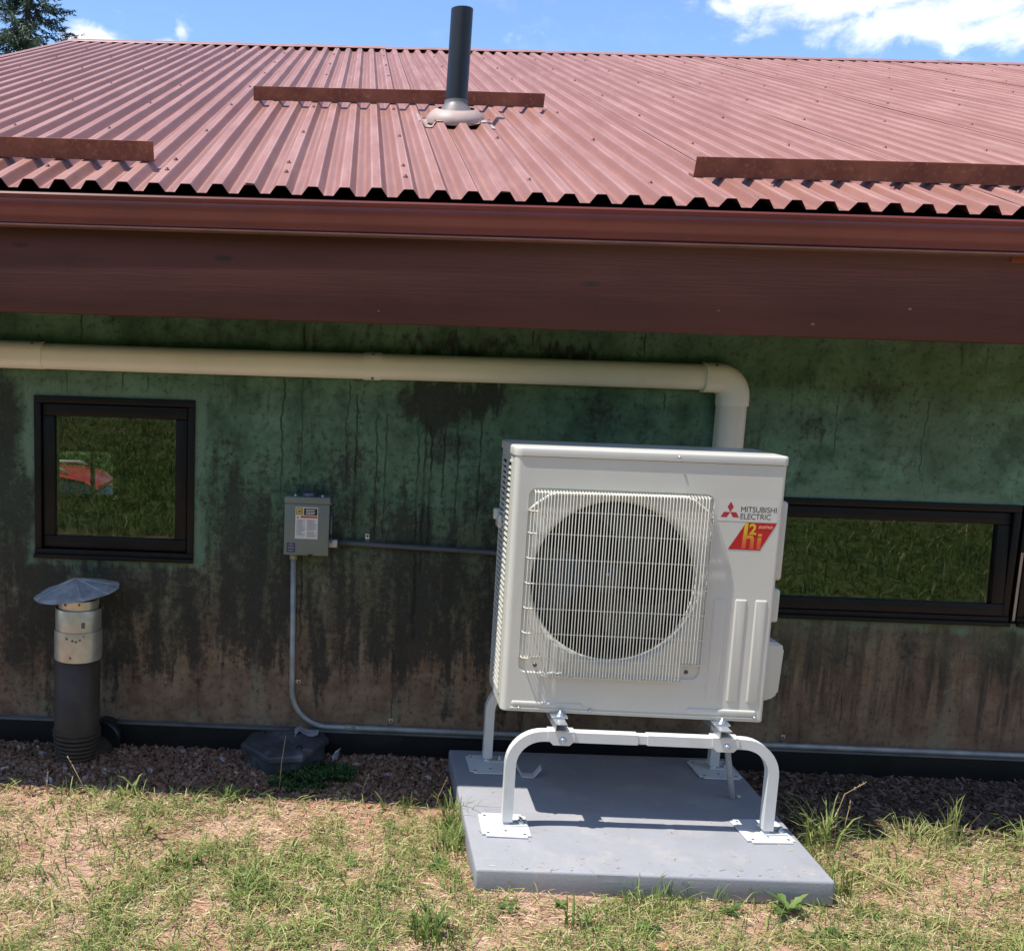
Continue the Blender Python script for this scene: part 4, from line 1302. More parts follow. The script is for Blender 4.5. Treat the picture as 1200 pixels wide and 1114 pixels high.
for (a, b) in ((0.735, 0.782), (0.811, 0.853), (0.882, 0.925)): raised(a, b, 0.068, 0.450, 0.0038, 0.006)
raised(0.038, 0.30, 0.017, 0.037, 0.0045, 0.008); raised(0.672, 0.922, 0.016, 0.040, 0.0045, 0.008)
MB().bbox((0.035, -0.0035, 0.006), (0.925, -0.0002, 0.0125), 0.002).build('bottom_bead', M_WHITE, fpn)
for (sx, sz) in ((0.066, 0.010), (0.918, 0.014), (0.325, 0.012)):
    MB().lathe([(0.0, 0.007), (0.0045, 0.006), (0.0065, 0.003), (0.0065, 0.0)], (sx, -0.0035, sz), 8, Matrix.Rotation(PI / 2, 3, 'X')).build('panel_screw', M_ZINC, fpn)
for (sx, sz) in ((0.116, 0.172), (0.662, 0.170)):
    MB().lathe([(0.0, 0.006), (0.006, 0.005), (0.008, 0.0)], (sx, 0.007, sz), 10, Matrix.Rotation(PI / 2, 3, 'X')).build('guard_screw', M_DKMET, fpn)

# inside: shroud, fan, coil
mb = MB()
o = 0
for (r, y) in ((RF - 0.0095, 0.0405), (RF - 0.010, 0.16)): mb.v += circ(CXF, CZF, r, y)
for j in range(nc): mb.f.append([j, (j + 1) % nc, nc + (j + 1) % nc, nc + j]); mb.sm.append(True)
mb.build('fan_shroud', M_WELL, hp)
MB().box((0.034, 0.285, 0.02), (0.74, 0.300, 0.925)).box((0.022, 0.05, 0.02), (0.034, 0.300, 0.925)).build('coil', M_COIL, hp)
MB().box((0.74, 0.02, 0.02), (0.745, 0.30, 0.925)).build('partition', M_COIL, hp)
fan = MB().lathe([(0.0, 0.035), (0.045, 0.03), (0.062, 0.012), (0.065, -0.07)], (CXF, 0.11, CZF), 24, Matrix.Rotation(PI / 2, 3, 'X')).build('fan', M_FAN, hp)
MB().lathe([(0.0, 0.014), (0.007, 0.012), (0.010, 0.0)], (CXF - 0.01, 0.075, CZF + .02), 8, Matrix.Rotation(PI / 2, 3, 'X')).build('fan_nut', M_ZINC, fan)
for kb in range(3):
    mb = MB(); a0 = 0.45 + kb * 2 * PI / 3
    nr_, na_ = 7, 9
    vs = []
    for i in range(nr_):
        rr_ = 0.062 + (RF - 0.028 - 0.062) * i / (nr_ - 1)
        sp = 0.75 + 0.55 * (i / (nr_ - 1))
        for j in range(na_):
            u = j / (na_ - 1)
            a = a0 + sp * u + 0.25 * (i / (nr_ - 1)) ** 2
            vs.append((CXF + math.cos(a) * rr_, 0.145 - 0.085 * u + 0.012 * math.sin(u * PI), CZF + math.sin(a) * rr_))
    mb.add(vs, [(i * na_ + j, i * na_ + j + 1, (i + 1) * na_ + j + 1, (i + 1) * na_ + j) for i in range(nr_ - 1) for j in range(na_ - 1)], True)
    mb.build('fan_blade', M_FAN, fan)
for ba in (0.0,):
    MB().bbox((CXF - 0.03, 0.20, 0.05), (CXF + 0.03, 0.215, 0.9), 0.003).build('motor_bracket', M_COIL, hp)

# wire guard: each wire by itself
gd = MB().tube([(0.060, -0.006, 0.742), (0.082, -0.012, 0.766), (0.128, -0.016, 0.800), (0.15, -0.016, 0.806), (0.60, -0.016, 0.811), (0.632, -0.016, 0.800), (0.680, -0.012, 0.764), (0.701, -0.006, 0.742)], 0.006, 8)
for tx in ((0.060, 0.742), (0.701, 0.742)): gd.tube([(tx[0], -0.006, tx[1]), (tx[0], 0.006, tx[1])], 0.005, 6)
gd = gd.build('fan_guard', M_WIRE, hp)
GY_ = -0.030
x = 0.063
i = 0
WR = 0.00185
while x < 0.7035:
    zt = 0.743 if (x < 0.074 or x > 0.690) else 0.8145
    zb = 0.205 if (x < 0.137 or x > 0.634) else 0.139
    yf = GY_ + (0.010 if (x < 0.07 or x > 0.697) else (0.004 if (x < 0.08 or x > 0.687) else 0))
    j = rnd.uniform(-.0007, .0007)
    MB().tube([(x, 0.004, zt), (x, yf + 0.012, zt), (x + j, yf + .003, zt - 0.004), (x + j, yf, zt - 0.012), (x + j, yf, zb + 0.012), (x, yf + .003, zb + 0.004), (x, yf + 0.012, zb), (x, 0.004, zb)], WR, 5).build('wire', M_WIRE, gd)
    x += 0.01122
for (z, a, b) in ((0.8105, 0.077, 0.689), (0.743, 0.060, 0.703), (0.663, 0.060, 0.703), (0.572, 0.060, 0.703), (0.481, 0.060, 0.703), (0.390, 0.060, 0.703), (0.299, 0.060, 0.703), (0.206, 0.060, 0.703), (0.141, 0.137, 0.636)):
    MB().tube([(a, 0.004, z), (a, GY_ + 0.012, z), (a + .004, GY_ + 0.004, z), (b - .004, GY_ + 0.004, z), (b, GY_ + 0.012, z), (b, 0.004, z)], 0.0019, 5).build('crossing_wire', M_WIRE, gd)

# louvred left side
sg = MB()
for (ya, yb_) in ((0.165, 0.185), (0.058, 0.064), (0.296, 0.302)):
    sg.box((-0.004, ya, 0.044), (0.004, yb_, 0.906))
sg.box((-0.0042, 0.0595, 0.040), (0.0038, 0.3005, 0.048)); sg.box((-0.0042, 0.0595, 0.902), (0.0038, 0.3005, 0.910))
sgo = sg.build('side_grille', M_WHITE, hp)
sl0 = None
z = 0.058
while z < 0.90:
    if sl0 is None:
        M = Matrix.Rotation(R_(24), 4, 'Y')
        sl0 = MB()
        for (ya, yb_) in ((0.0635, 0.1655), (0.1845, 0.2965)): sl0.box((-0.005, ya, -0.0050), (0.008, yb_, 0.0050), M)
        sl0 = sl0.build('slat', M_WHITE, sgo); sl0.location = (0, 0, z)
    else:
        inst(sl0, 'slat', sgo, (0, 0, z))
    z += 0.0206
mb = MB().bbox((-0.020, 0.195, 0.640), (-0.004, 0.275, 0.690), 0.004)
mb.bbox((-0.030, 0.255, 0.665), (-0.005, 0.29, 0.705), 0.004)
mb.build('sensor_holder', M_WHITE, hp)

# covers on the right side
mb = MB().bbox((UW + 0.0005, 0.11, 0.500), (UW + 0.064, 0.25, 0.795), 0.012, 3); mb.build('service_cover', M_WHITE, hp, auto=40)
mb = MB().bbox((UW + 0.0005, 0.10, 0.345), (UW + 0.062, 0.22, 0.470), 0.010, 3); mb.build('handle_cover', M_WHITE, hp, auto=40)
bm = bmesh.new()
pr = [(0.045, 0), (0.050, 0.055), (0.075, 0.085), (0.250, 0.092), (0.268, 0.080), (0.275, 0)]
ya, yb_ = 0.09, 0.27
A = [bm.verts.new((UW + 0.0005 + x, ya, z)) for z, x in pr]; B = [bm.verts.new((UW + 0.0005 + x, yb_, z)) for z, x in pr]
bm.faces.new(A); bm.faces.new(B[::-1])
for i in range(len(pr)): bm.faces.new((A[i], B[i], B[(i + 1) % len(pr)], A[(i + 1) % len(pr)]))
bmesh.ops.recalc_face_normals(bm, faces=bm.faces[:])
bmesh.ops.bevel(bm, geom=bm.edges[:], offset=0.008, segments=3, affect='EDGES')
MB().bm(bm, None, True).build('valve_cover', M_WHITE, hp, auto=40)
flat(MB(), 0, 1, 0, 1, 0)
tb = MB(); tb.box((UW + 0.0645, 0.150, 0.55), (UW + 0.0652, 0.19, 0.60)); tb.build('caution_tag', M_LYEL, hp)


def text_mesh(txt, size, mat, name, parent, x, z, y, sx=1.0, shear=0.0, bold=0.0, space=1.0):
    cu = bpy.data.curves.new(name, 'FONT')
    cu.body = txt; cu.size = size; cu.offset = bold; cu.shear = shear; cu.space_character = space
    cu.extrude = 0.00005
    cu.resolution_u = 4
    to = bpy.data.objects.new(name + '_tmp', cu)
    COL.objects.link(to)
    dg = bpy.context.evaluated_depsgraph_get()
    me = bpy.data.meshes.new_from_object(to.evaluated_get(dg))
    bpy.data.objects.remove(to, do_unlink=True)
    xs = [v.co.x for v in me.vertices]
    x0 = min(xs)
    for v in me.vertices:
        v.co = Vector((x + (v.co.x - x0) * sx, y - v.co.z, z + v.co.y))
    me.materials.clear(); me.materials.append(mat)
    o = bpy.data.objects.new(name, me)
    COL.objects.link(o); o.parent = parent
    return o, (max(xs) - x0) * sx


def fit_text(txt, x0, x1, z, h, mat, name, parent, y, **kw):
    """lettering fitted to a given width and capital height"""
    size = h / 0.70
    o, w = text_mesh(txt, size, mat, name, parent, x0, z, y, **kw)
    s = (x1 - x0) / w
    for v in o.data.vertices: v.co.x = x0 + (v.co.x - x0) * s
    return o


stk = flat(MB(), 0.722, 0.931, 0.7315, 0.8125, -0.0006).build('brand_sticker', M_STICK, hp)
fit_text('MITSUBISHI', 0.8015, 0.9255, 0.7655, 0.0195, M_TXT, 'brand_lettering', stk, -0.0009, bold=0.0, space=0.97)
fit_text('ELECTRIC', 0.8015, 0.9075, 0.7405, 0.0195, M_TXT, 'brand_lettering', stk, -0.0009, bold=0.0, space=0.97)
# three rhombs meeting at one point
ccx, ccz, e_ = 0.7645, 0.7635, 0.0215
mb = MB()
for a in (90, 210, 330):
    a = R_(a)
    p0 = Vector((ccx, 0, ccz)); u1 = Vector((math.cos(a - PI / 6), 0, math.sin(a - PI / 6))); u2 = Vector((math.cos(a + PI / 6), 0, math.sin(a + PI / 6)))
    q = [p0, p0 + u1 * e_, p0 + (u1 + u2) * e_, p0 + u2 * e_]
    mb.add([(v.x, -0.0009, v.z) for v in q], [(0, 1, 2, 3)])
mb.build('three_diamond_emblem', M_RED2, stk)
bd = MB().add([(0.768, -0.0007, 0.630), (0.880, -0.0007, 0.630), (0.931, -0.0007, 0.728), (0.824, -0.0007, 0.728)], [(0, 1, 2, 3)]).build('red_badge', M_RED, hp)
mb = MB()
yb2 = -0.0010


def poly(pts): mb.add([(a, yb2, b) for a, b in pts], [list(range(len(pts)))])


# big h with rounded arch, i without its dot gap, drawn as in the badge
hx, hz, hw, hh = 0.814, 0.634, 0.044, 0.050
poly([(hx, hz), (hx + .015, hz), (hx + .0185, 0.727), (hx + .0060, 0.727)])
poly([(hx + .015, hz + .036), (hx + .0158, hz + .048), (hx + .036, hz + .048), (hx + .040, hz + .044), (hx + .042, hz + .036)])
poly([(hx + .029, hz), (hx + .043, hz), (hx + .0425, hz + .0365), (hx + .030, hz + .0365)])
poly([(hx + .053, hz), (hx + .067, hz), (hx + .068, hz + .042), (hx + .055, hz + .042)])
poly([(hx + .055, hz + .046), (hx + .0685, hz + .046), (hx + .0695, hz + .055), (hx + .0555, hz + .055)])
mb.build('badge_letters', M_GOLD, bd)
fit_text('2', 0.8365, 0.862, 0.6865, 0.037, M_GOLD, 'badge_numeral', bd, -0.0011, bold=0.0018)
fit_text('sumo', 0.868, 0.917, 0.7085, 0.0145, M_ORG, 'badge_word', bd, -0.0011, shear=0.25, bold=0.0002)

hose = thing('drain_hose', (1.538, -0.557, padz(1.538, -.557)), 'short grey drain tube hanging from under the unit to the pad', 'hose')
MB().tube([(1.497, -0.50, 0.375), (1.500, -0.505, 0.30), (1.515, -0.53, 0.16), (1.536, -0.556, padz(1.538, -.557) + 0.006)], 0.0115, 12).build('hose_tube', M_HOSE, hose)
scrap2 = MB().bbox((1.558, -0.545, padz(1.56, -.54) + .0005), (1.575, -0.528, padz(1.56, -.54) + .009), 0.003).build('white_crumb', M_WHITE)
tag(scrap2, 'tiny white plastic crumb on the pad beside the drain tube', 'litter')

# ------------------------------------------------------------------ capped vent pipe by the wall
vx, vy = -1.140, -0.205
vp = thing('ground_vent', (vx, vy, GZ), 'brown black vent pipe with scalloped sheet metal rain cap beside the left window', 'vent pipe')
rp_ = 0.095
tl = Matrix.Rotation(0.012, 3, 'Y')
MB().lathe([(rp_ - .004, 0.36), (rp_, 0.36), (rp_, 0.055), (rp_ + .002, 0.050), (rp_ + .002, 0.02)], (vx, vy, 0), 32, tl).build('pipe', M_DPIPE, vp)
pe = [(rp_ + .002, 0.048)]
for i in range(8):
    z = 0.044 - i * 0.0195; sh_ = -0.0007 * i * i
    pe += [(rp_ - .014 + sh_, z), (rp_ - .014 + sh_, z - .004), (rp_ + .005 + sh_, z - .006), (rp_ + .008 + sh_, z - .0115), (rp_ + .005 + sh_, z - .017)]
mb = MB().lathe(pe, (vx, vy, 0), 32)
path = [Vector((vx + 0.01, vy + 0.02, -0.100)), Vector((vx + 0.02, vy + 0.05, -0.115)), Vector((vx + 0.045, vy + 0.10, -0.128)), Vector((vx + 0.06, vy + 0.17, -0.118))]
mb.tube(path, [0.055, 0.075, 0.085, 0.088], 24)
mb.build('elbow', M_DPIPE, vp)
MB().tube([(vx + 0.075, vy + 0.12, -0.06), (vx + 0.09, vy + 0.20, -0.055)], [0.082, 0.078], 20).build('wall_collar', M_ABS, vp)
MB().lathe([(rp_ + .004, 0.365), (rp_ + .005, 0.355), (rp_ + .005, 0.478), (rp_ + .004, 0.482)], (vx + .003, vy, 0), 32, tl).build('collar', M_COLLAR, vp, auto=30)
MB().lathe([(rp_ - .002, 0.478), (rp_ + .001, 0.482), (rp_ + .001, 0.570), (rp_ - .001, 0.574)], (vx + .003, vy, 0), 32, tl).build('collar', M_COLLAR, vp, auto=30)
MB().lathe([(rp_ - .010, 0.568), (rp_ - .010, 0.612)], (vx + .003, vy, 0), 28, tl).build('collar', M_COLLAR, vp)
MB().lathe([(0.0, 0.55), (rp_ - .012, 0.55)], (vx + .003, vy, 0), 20).build('vent_throat', M_LBLACK, vp)
for (a, z) in ((-1.2, 0.455), (-1.75, 0.46), (-1.5, 0.452), (-1.35, 0.448), (-1.6, 0.378), (-1.9, 0.600), (-1.2, 0.602), (-1.05, 0.47)):
    MB().lathe([(0.0, 0.004), (0.005, 0.003), (0.006, 0.0)], (vx + .003 + math.cos(a) * (rp_ + .004 if z < .5 else rp_ - .010), vy + math.sin(a) * (rp_ + .004 if z < .5 else rp_ - .010), z), 7, Matrix.Rotation(PI / 2, 3, 'X')).build('rivet', M_RUST, vp)
MB().bbox((vx + 0.045, vy - rp_ + 0.004, 0.505), (vx + 0.058, vy - rp_ + 0.016, 0.528), 0.002).build('spot_bracket', M_DKMET, vp)
# cap: eight folded sectors with a scalloped rim
ctr = Vector((vx + 0.004, vy, 0.0)); Mt = Matrix.Rotation(-0.13, 3, 'Y') @ Matrix.Rotation(0.05, 3, 'X')
n8 = 9; sub = 8
ringsr = [0.0, 0.05, 0.11, 0.150, 0.172]
vs = []; fs = []
for ri, r in enumerate(ringsr):
    for s_ in range(n8 * sub):
        a = 2 * PI * s_ / (n8 * sub) + 0.2
        ph = (s_ % sub) / sub
        sc = abs(math.sin(ph * PI))
        rr_ = r * (1 + (0.045 * sc if ri >= 3 else 0))
        zz_c = 0.056 * (1 - r / 0.172) + 0.004 * sc * (r / 0.172) + (0.0045 if s_ % sub == 0 and ri < 4 else 0)
        v = Mt @ Vector((rr_ * math.cos(a), rr_ * math.sin(a), zz_c - (0.004 if ri == 4 else 0)))
        vs.append((ctr.x + v.x, ctr.y + v.y, 0.640 + v.z))
nn = n8 * sub
for ri in range(len(ringsr) - 1):
    for s_ in range(nn): fs.append((ri * nn + s_, ri * nn + (s_ + 1) % nn, (ri + 1) * nn + (s_ + 1) % nn, (ri + 1) * nn + s_))
MB().add(vs, fs, False).build('rain_cap', M_GALV, vp)
mb = MB()
for a in np.linspace(0.2, 2 * PI + .2, 4)[:3]:
    mb.box((ctr.x + math.cos(a) * 0.083 - .006, ctr.y + math.sin(a) * .083 - .003, 0.60), (ctr.x + math.cos(a) * 0.083 + .006, ctr.y + math.sin(a) * .083 + .003, 0.655))
mb.build('cap_bracket', M_GALV, vp)

# ------------------------------------------------------------------ eight sided access cover
uc = thing('access_cover', (-0.255, -0.17, GZ), 'weathered black octagonal plastic access cover sitting in the gravel', 'access cover')
cov = [(-0.432, -0.185), (-0.395, -0.075), (-0.32, -0.048), (-0.12, -0.045), (-0.075, -0.075), (-0.052, -0.125), (-0.160, -0.305), (-0.298, -0.325)]
cxm = sum(p[0] for p in cov) / 8; cym = sum(p[1] for p in cov) / 8
def topz(x, y): return 0.000 + 0.06 * (y - cym) + 0.03 * (x - cxm)
def ringp(f, dz): return [(cxm + (p[0] - cxm) * f, cym + (p[1] - cym) * f, topz(p[0], p[1]) + dz) for p in cov]
mb = MB()
rg = [ringp(0.90, -0.16), ringp(0.90, -0.034), ringp(0.985, -0.028), ringp(1.0, -0.022), ringp(1.0, -0.006), ringp(0.975, 0.0), ringp(0.90, 0.004), ringp(0.5, 0.012), ringp(0.1, 0.014)]
for r_i in rg: mb.v += r_i
for i in range(len(rg) - 1):
    for j in range(8): mb.f.append([i * 8 + j, i * 8 + (j + 1) % 8, (i + 1) * 8 + (j + 1) % 8, (i + 1) * 8 + j][::-1]); mb.sm.append(False)
mb.f.append([(len(rg) - 1) * 8 + j for j in range(8)][::-1]); mb.sm.append(False)
mb.build('lid', M_COVER, uc)
for (bx_, by_) in ((-0.175, -0.245), (-0.345, -0.10)):
    MB().lathe([(0.0, 0.012), (0.012, 0.011), (0.016, 0.0)], (bx_, by_, topz(bx_, by_) + .006), 10).build('lid_bolt', M_RUBBER, uc)
# scraps left on and by the cover
mb = MB()
g = 6
vs = []
for j in range(4):
    for i in range(g):
        x = -0.205 + 0.105 * i / (g - 1); y = -0.135 + 0.058 * j / 3 + 0.012 * math.sin(i * 1.3)
        vs.append((x, y - (0.025 if i == 0 and j < 2 else 0), topz(x, y) + 0.016 + 0.006 * rnd.random() + (0.012 if i in (1,) else 0)))
mb.add(vs, [(j * g + i, j * g + i + 1, (j + 1) * g + i + 1, (j + 1) * g + i) for j in range(3) for i in range(g - 1)])
o = mb.build('torn_sheet', M_SCRAP)
sol = o.modifiers.new('thickness', 'SOLIDIFY'); sol.thickness = 0.002
tag(o, 'torn scrap of grey sheet lying on the black access cover', 'scrap')
mb = MB()
vs = []
for j in range(6):
    for i in range(3):
        vs.append((-0.040 + 0.011 * i + 0.004 * j + rnd.uniform(-.004, .004), -0.135 + 0.012 * i + rnd.uniform(-.005, .005), GZ + 0.012 + 0.011 * j + 0.006 * math.sin(i * 2 + j)))
mb.add(vs, [(j * 3 + i, j * 3 + i + 1, (j + 1) * 3 + i + 1, (j + 1) * 3 + i) for j in range(5) for i in range(2)], True)
o = mb.build('crumpled_wrapper', plain('pale_wrapper', (0.5, 0.52, 0.58), 0.4))
sol = o.modifiers.new('thickness', 'SOLIDIFY'); sol.thickness = 0.002
tag(o, 'crumpled pale plastic wrapper beside the access cover', 'litter')

# ------------------------------------------------------------------ red car and bushes behind the house (seen through two windows)
car = thing('parked_car', (-4.75, 12.4, -2.16), 'red car with silver roof rails seen through the left window', 'car', local=True)
car.rotation_euler = (0, 0, 0.0)


def loft(secs, name, mat, parent, smooth=True):
    mb = MB(); n = len(secs[0])
    for s_ in secs: mb.v += s_
    for i in range(len(secs) - 1):
        for j in range(n): mb.f.append([i * n + j, i * n + (j + 1) % n, (i + 1) * n + (j + 1) % n, (i + 1) * n + j]); mb.sm.append(smooth)
    mb.f.append(list(range(n))[::-1]); mb.sm.append(False); mb.f.append([(len(secs) - 1) * n + j for j in range(n)]); mb.sm.append(False)
    return mb.build(name, mat, parent, auto=45)


def csec(x, w, z0, z1, tum=0.0):
    return [(x, -w, z0), (x, w, z0), (x, w, z0 + (z1 - z0) * .55), (x, w - tum, z1 - .05), (x, w - tum - .08, z1), (x, -w + tum + .08, z1), (x, -w + tum, z1 - .05), (x, -w, z0 + (z1 - z0) * .55)]


loft([csec(-2.2, .72, .35, .80), csec(-2.05, .86, .22, 1.0), csec(-1.2, .9, .2, 1.03), csec(0.9, .9, .2, 1.02), csec(1.7, .88, .22, .92), csec(2.15, .78, .28, .74)], 'body', M_CARRED, car)
loft([csec(-2.0, .80, .95, 1.1, .04), csec(-1.75, .82, .95, 1.62, .16), csec(-1.2, .84, .95, 1.74, .18), csec(0.0, .84, .95, 1.75, .18), csec(0.45, .83, .95, 1.66, .16), csec(1.15, .80, .95, 1.02, .04)], 'cabin', M_CARGL, car)
loft([[(x, -w, z - .03), (x, w, z - .03), (x, w - .08, z + .02), (x, -w + .08, z + .02)] for x, w, z in ((-1.9, .62, 1.58), (-1.6, .68, 1.71), (-.9, .69, 1.765), (0.0, .69, 1.77), (.4, .67, 1.70), (.62, .64, 1.56))], 'roof', M_CARRED, car)
for sy in (-0.60, 0.60):
    MB().tube([(-1.5, sy, 1.76), (-1.4, sy, 1.83), (0.0, sy, 1.85), (0.12, sy, 1.79)], 0.025, 8).build('roof_rail', M_SILV, car)
for wx_ in (-1.35, 1.4):
    for wy in (-.86, .86):
        w = MB().lathe([(0.20, .1), (.30, .11), (.335, .08), (.335, -.08), (.30, -.11), (.20, -.1)], (wx_, wy, .335), 24, Matrix.Rotation(PI / 2, 3, 'X')).build('wheel', M_TYRE, car)
        MB().lathe([(0, .09), (.2, .1), (.2, -.1), (0, -.09)], (wx_, wy, .335), 16, Matrix.Rotation(PI / 2, 3, 'X')).build('rim', M_SILV, w)
for hy in (-.6, .6): MB().bbox((2.08, hy - .14, .58), (2.17, hy + .14, .70), .03).build('headlight', M_SILV, car)


def leaf_cloud(name, c, rad, n, size, mat, tlo=0.2, thi=1.0, seed=1):
    """leaf faces through an uneven crown volume"""
    g = np.random.default_rng(seed)
    nc_ = 26
    cc = g.normal(size=(nc_, 3)); cc /= np.linalg.norm(cc, axis=1)[:, None]
    cc *= (g.random(nc_) ** 0.4)[:, None] * np.array(rad)
    idx = g.integers(0, nc_, n)
    P = cc[idx] + g.normal(size=(n, 3)) * np.array(rad) * 0.17
    P = P + np.array(c)
    a = g.normal(size=(n, 3)); a /= np.linalg.norm(a, axis=1)[:, None]
    b = np.cross(a, g.normal(size=(n, 3))); b /= np.linalg.norm(b, axis=1)[:, None]
    s = size * g.uniform(.6, 1.3, n)[:, None]
    V = np.stack([P - a * s, P + b * s * .45, P + a * s, P - b * s * .45], 1).reshape(-1, 3)
    F = np.arange(4 * n).reshape(n, 4)
    cl = g.uniform(tlo, thi, nc_)[idx]
    t = np.repeat(np.clip(cl + g.normal(size=n) * .12, 0, 1), 4)
    return numesh(name, V, F, np.zeros((0, 3), int), t, mat)


def bush(x, y, r, label, seed):
    z = float(gheight(x, y))
    b = thing('bush', (x, y, z), label, 'bush', 'bushes behind the house', local=True)
    f = leaf_cloud('foliage', (0, 0, r[2]), r, 2600, 0.09, M_LEAF, 0.1, 0.9, seed)
    f.parent = b
    MB().tube([(0, 0, -.1), (.05, 0, r[2])], [.06, .03], 7).build('stem', M_BARK, b)


bush(-5.6, 15.0, (1.5, 1.0, 1.35), 'leafy bush behind the red car seen through the left window', 31)
bush(-3.2, 16.0, (1.4, 1.0, 1.0), 'low dark bush beyond the far window to the right of the car', 32)


# ------------------------------------------------------------------ spruce behind the roof
def spruce(x, y, h, rad, label, seed):
    g = np.random.default_rng(seed)
    z0 = float(gheight(x, y))
    t = thing('spruce_tree', (x, y, z0), label, 'tree', local=True)
    MB().tube([(0, 0, -.2), (0.03, 0, h * .4), (0, .02, h * .8), (0, 0, h)], [.24, .17, .07, .012], 10).build('trunk', M_BARK, t)
    Vs = []; Ts = []
    br = MB()
    zz = h * 0.12
    while zz < h * 0.985:
        f = 1 - zz / h
        nb = int(9 + 5 * f)
        for b_ in range(nb):
            a = g.uniform(0, 2 * PI)
            ln = rad * (f ** 0.75) * g.uniform(.68, 1.12) + 0.12
            zb = zz + g.uniform(-.1, .1)
            d = np.array([math.cos(a), math.sin(a), 0.0]); pdir = np.array([-math.sin(a), math.cos(a), 0.0])
            droop = g.uniform(.18, .40)
            m = 7
            pts = []
            for i in range(m):
                u = i / (m - 1)
                pts.append(d * ln * u + np.array([0, 0, zb - z0 * 0 - ln * droop * math.sin(u * PI * .62) + ln * .10 * u * u]))
            br.tube([pts[0], pts[3], pts[6]], [.022 * f + .008, .012 * f + .005, .003], 4, cap=False)
            # side twigs as hanging needle sprays
            nt = int(16 + ln * 26)
            tint_b = g.uniform(.05, .75)
            for q in range(nt):
                u = g.uniform(.12, 1.0)
                i = min(int(u * (m - 1)), m - 2); w = u * (m - 1) - i
                P = pts[i] * (1 - w) + pts[i + 1] * w
                side = g.choice((-1, 1)) * g.uniform(.15, 1)
                tw = pdir * side * .6 + d * g.uniform(.2, .8) + np.array([0, 0, g.uniform(-.75, .15)])
                tw /= np.linalg.norm(tw)
                L_ = g.uniform(.12, .30) * (0.6 + .5 * f)
                for nd in range(3):
                    o = np.cross(tw, g.normal(size=3)); o /= np.linalg.norm(o)
                    wd = g.uniform(.016, .034)
                    s0 = P + tw * L_ * nd * .30
                    Vs.append(np.array([s0 - o * wd, s0 + tw * L_ * .25 + o * wd * .4, s0 + tw * L_ * .50 + o * wd * 1.5, s0 + o * wd * .6]))
                    Ts.append(np.clip(tint_b + .25 * (u - .5) + g.normal() * .12, 0, 1))
        zz += 0.26 * (0.55 + 0.5 * f)
    V = np.concatenate(Vs); n = len(Vs)
    o = numesh('crown', V, np.arange(4 * n).reshape(n, 4), np.zeros((0, 3), int), np.repeat(np.array(Ts), 4), M_NEEDLE)
    o.parent = t
    br.build('branches', M_BARK, t)


spruce(-7.55, 19.0, 13.6, 3.6, 'tall blue green spruce rising behind the left gable edge', 5)


# ------------------------------------------------------------------ gravel and bark chips along the wall
CUBE = np.array([[-1, -1, -1], [1, -1, -1], [1, 1, -1], [-1, 1, -1], [-1, -1, 1], [1, -1, 1], [1, 1, 1], [-1, 1, 1]], float)
CF = np.array([[0, 3, 2, 1], [4, 5, 6, 7], [0, 1, 5, 4], [1, 2, 6, 5], [2, 3, 7, 6], [3, 0, 4, 7]])


def rot_rand(g, n, flat_=0.6):
    az = g.uniform(0, 2 * PI, n); tx = g.normal(size=n) * flat_; ty = g.normal(size=n) * flat_
    ca, sa = np.cos(az), np.sin(az); cx, sx_ = np.cos(tx), np.sin(tx); cy, sy = np.cos(ty), np.sin(ty)
    Rz = np.zeros((n, 3, 3)); Rz[:, 0, 0] = ca; Rz[:, 0, 1] = -sa; Rz[:, 1, 0] = sa; Rz[:, 1, 1] = ca; Rz[:, 2, 2] = 1
    Rx = np.zeros((n, 3, 3)); Rx[:, 0, 0] = 1; Rx[:, 1, 1] = cx; Rx[:, 1, 2] = -sx_; Rx[:, 2, 1] = sx_; Rx[:, 2, 2] = cx
    Ry = np.zeros((n, 3, 3)); Ry[:, 1, 1] = 1; Ry[:, 0, 0] = cy; Ry[:, 0, 2] = sy; Ry[:, 2, 0] = -sy; Ry[:, 2, 2] = cy
    return Rx @ Ry @ Rz * 1.0 if False else Rx @ (Ry @ Rz)


def chips(name, pos, size, asp, tint, mat, seed, flat_=0.35, kind='stuff'):
    g = np.random.default_rng(seed)
    n = len(pos)
    base = CUBE[None] + g.uniform(-.55, .55, (n, 8, 3))
    base[:, 4:, :2] *= g.uniform(.55, .95, (n, 1, 1))
    base *= (size[:, None, None] * asp[:, None, :]) * .5
    Rr = rot_rand(g, n, flat_)
    V = np.einsum('nij,nkj->nki', Rr, base) + pos[:, None, :]
    F = (CF[None] + (np.arange(n) * 8)[:, None, None]).reshape(-1, 4)
    o = numesh(name, V.reshape(-1, 3), F, np.zeros((0, 3), int), np.repeat(tint, 8), mat)
    return tag(o, kind=kind) if kind else o


def scatter(g, n, x0, x1, y0, y1): return np.stack([g.uniform(x0, x1, n), g.uniform(y0, y1, n)], 1)


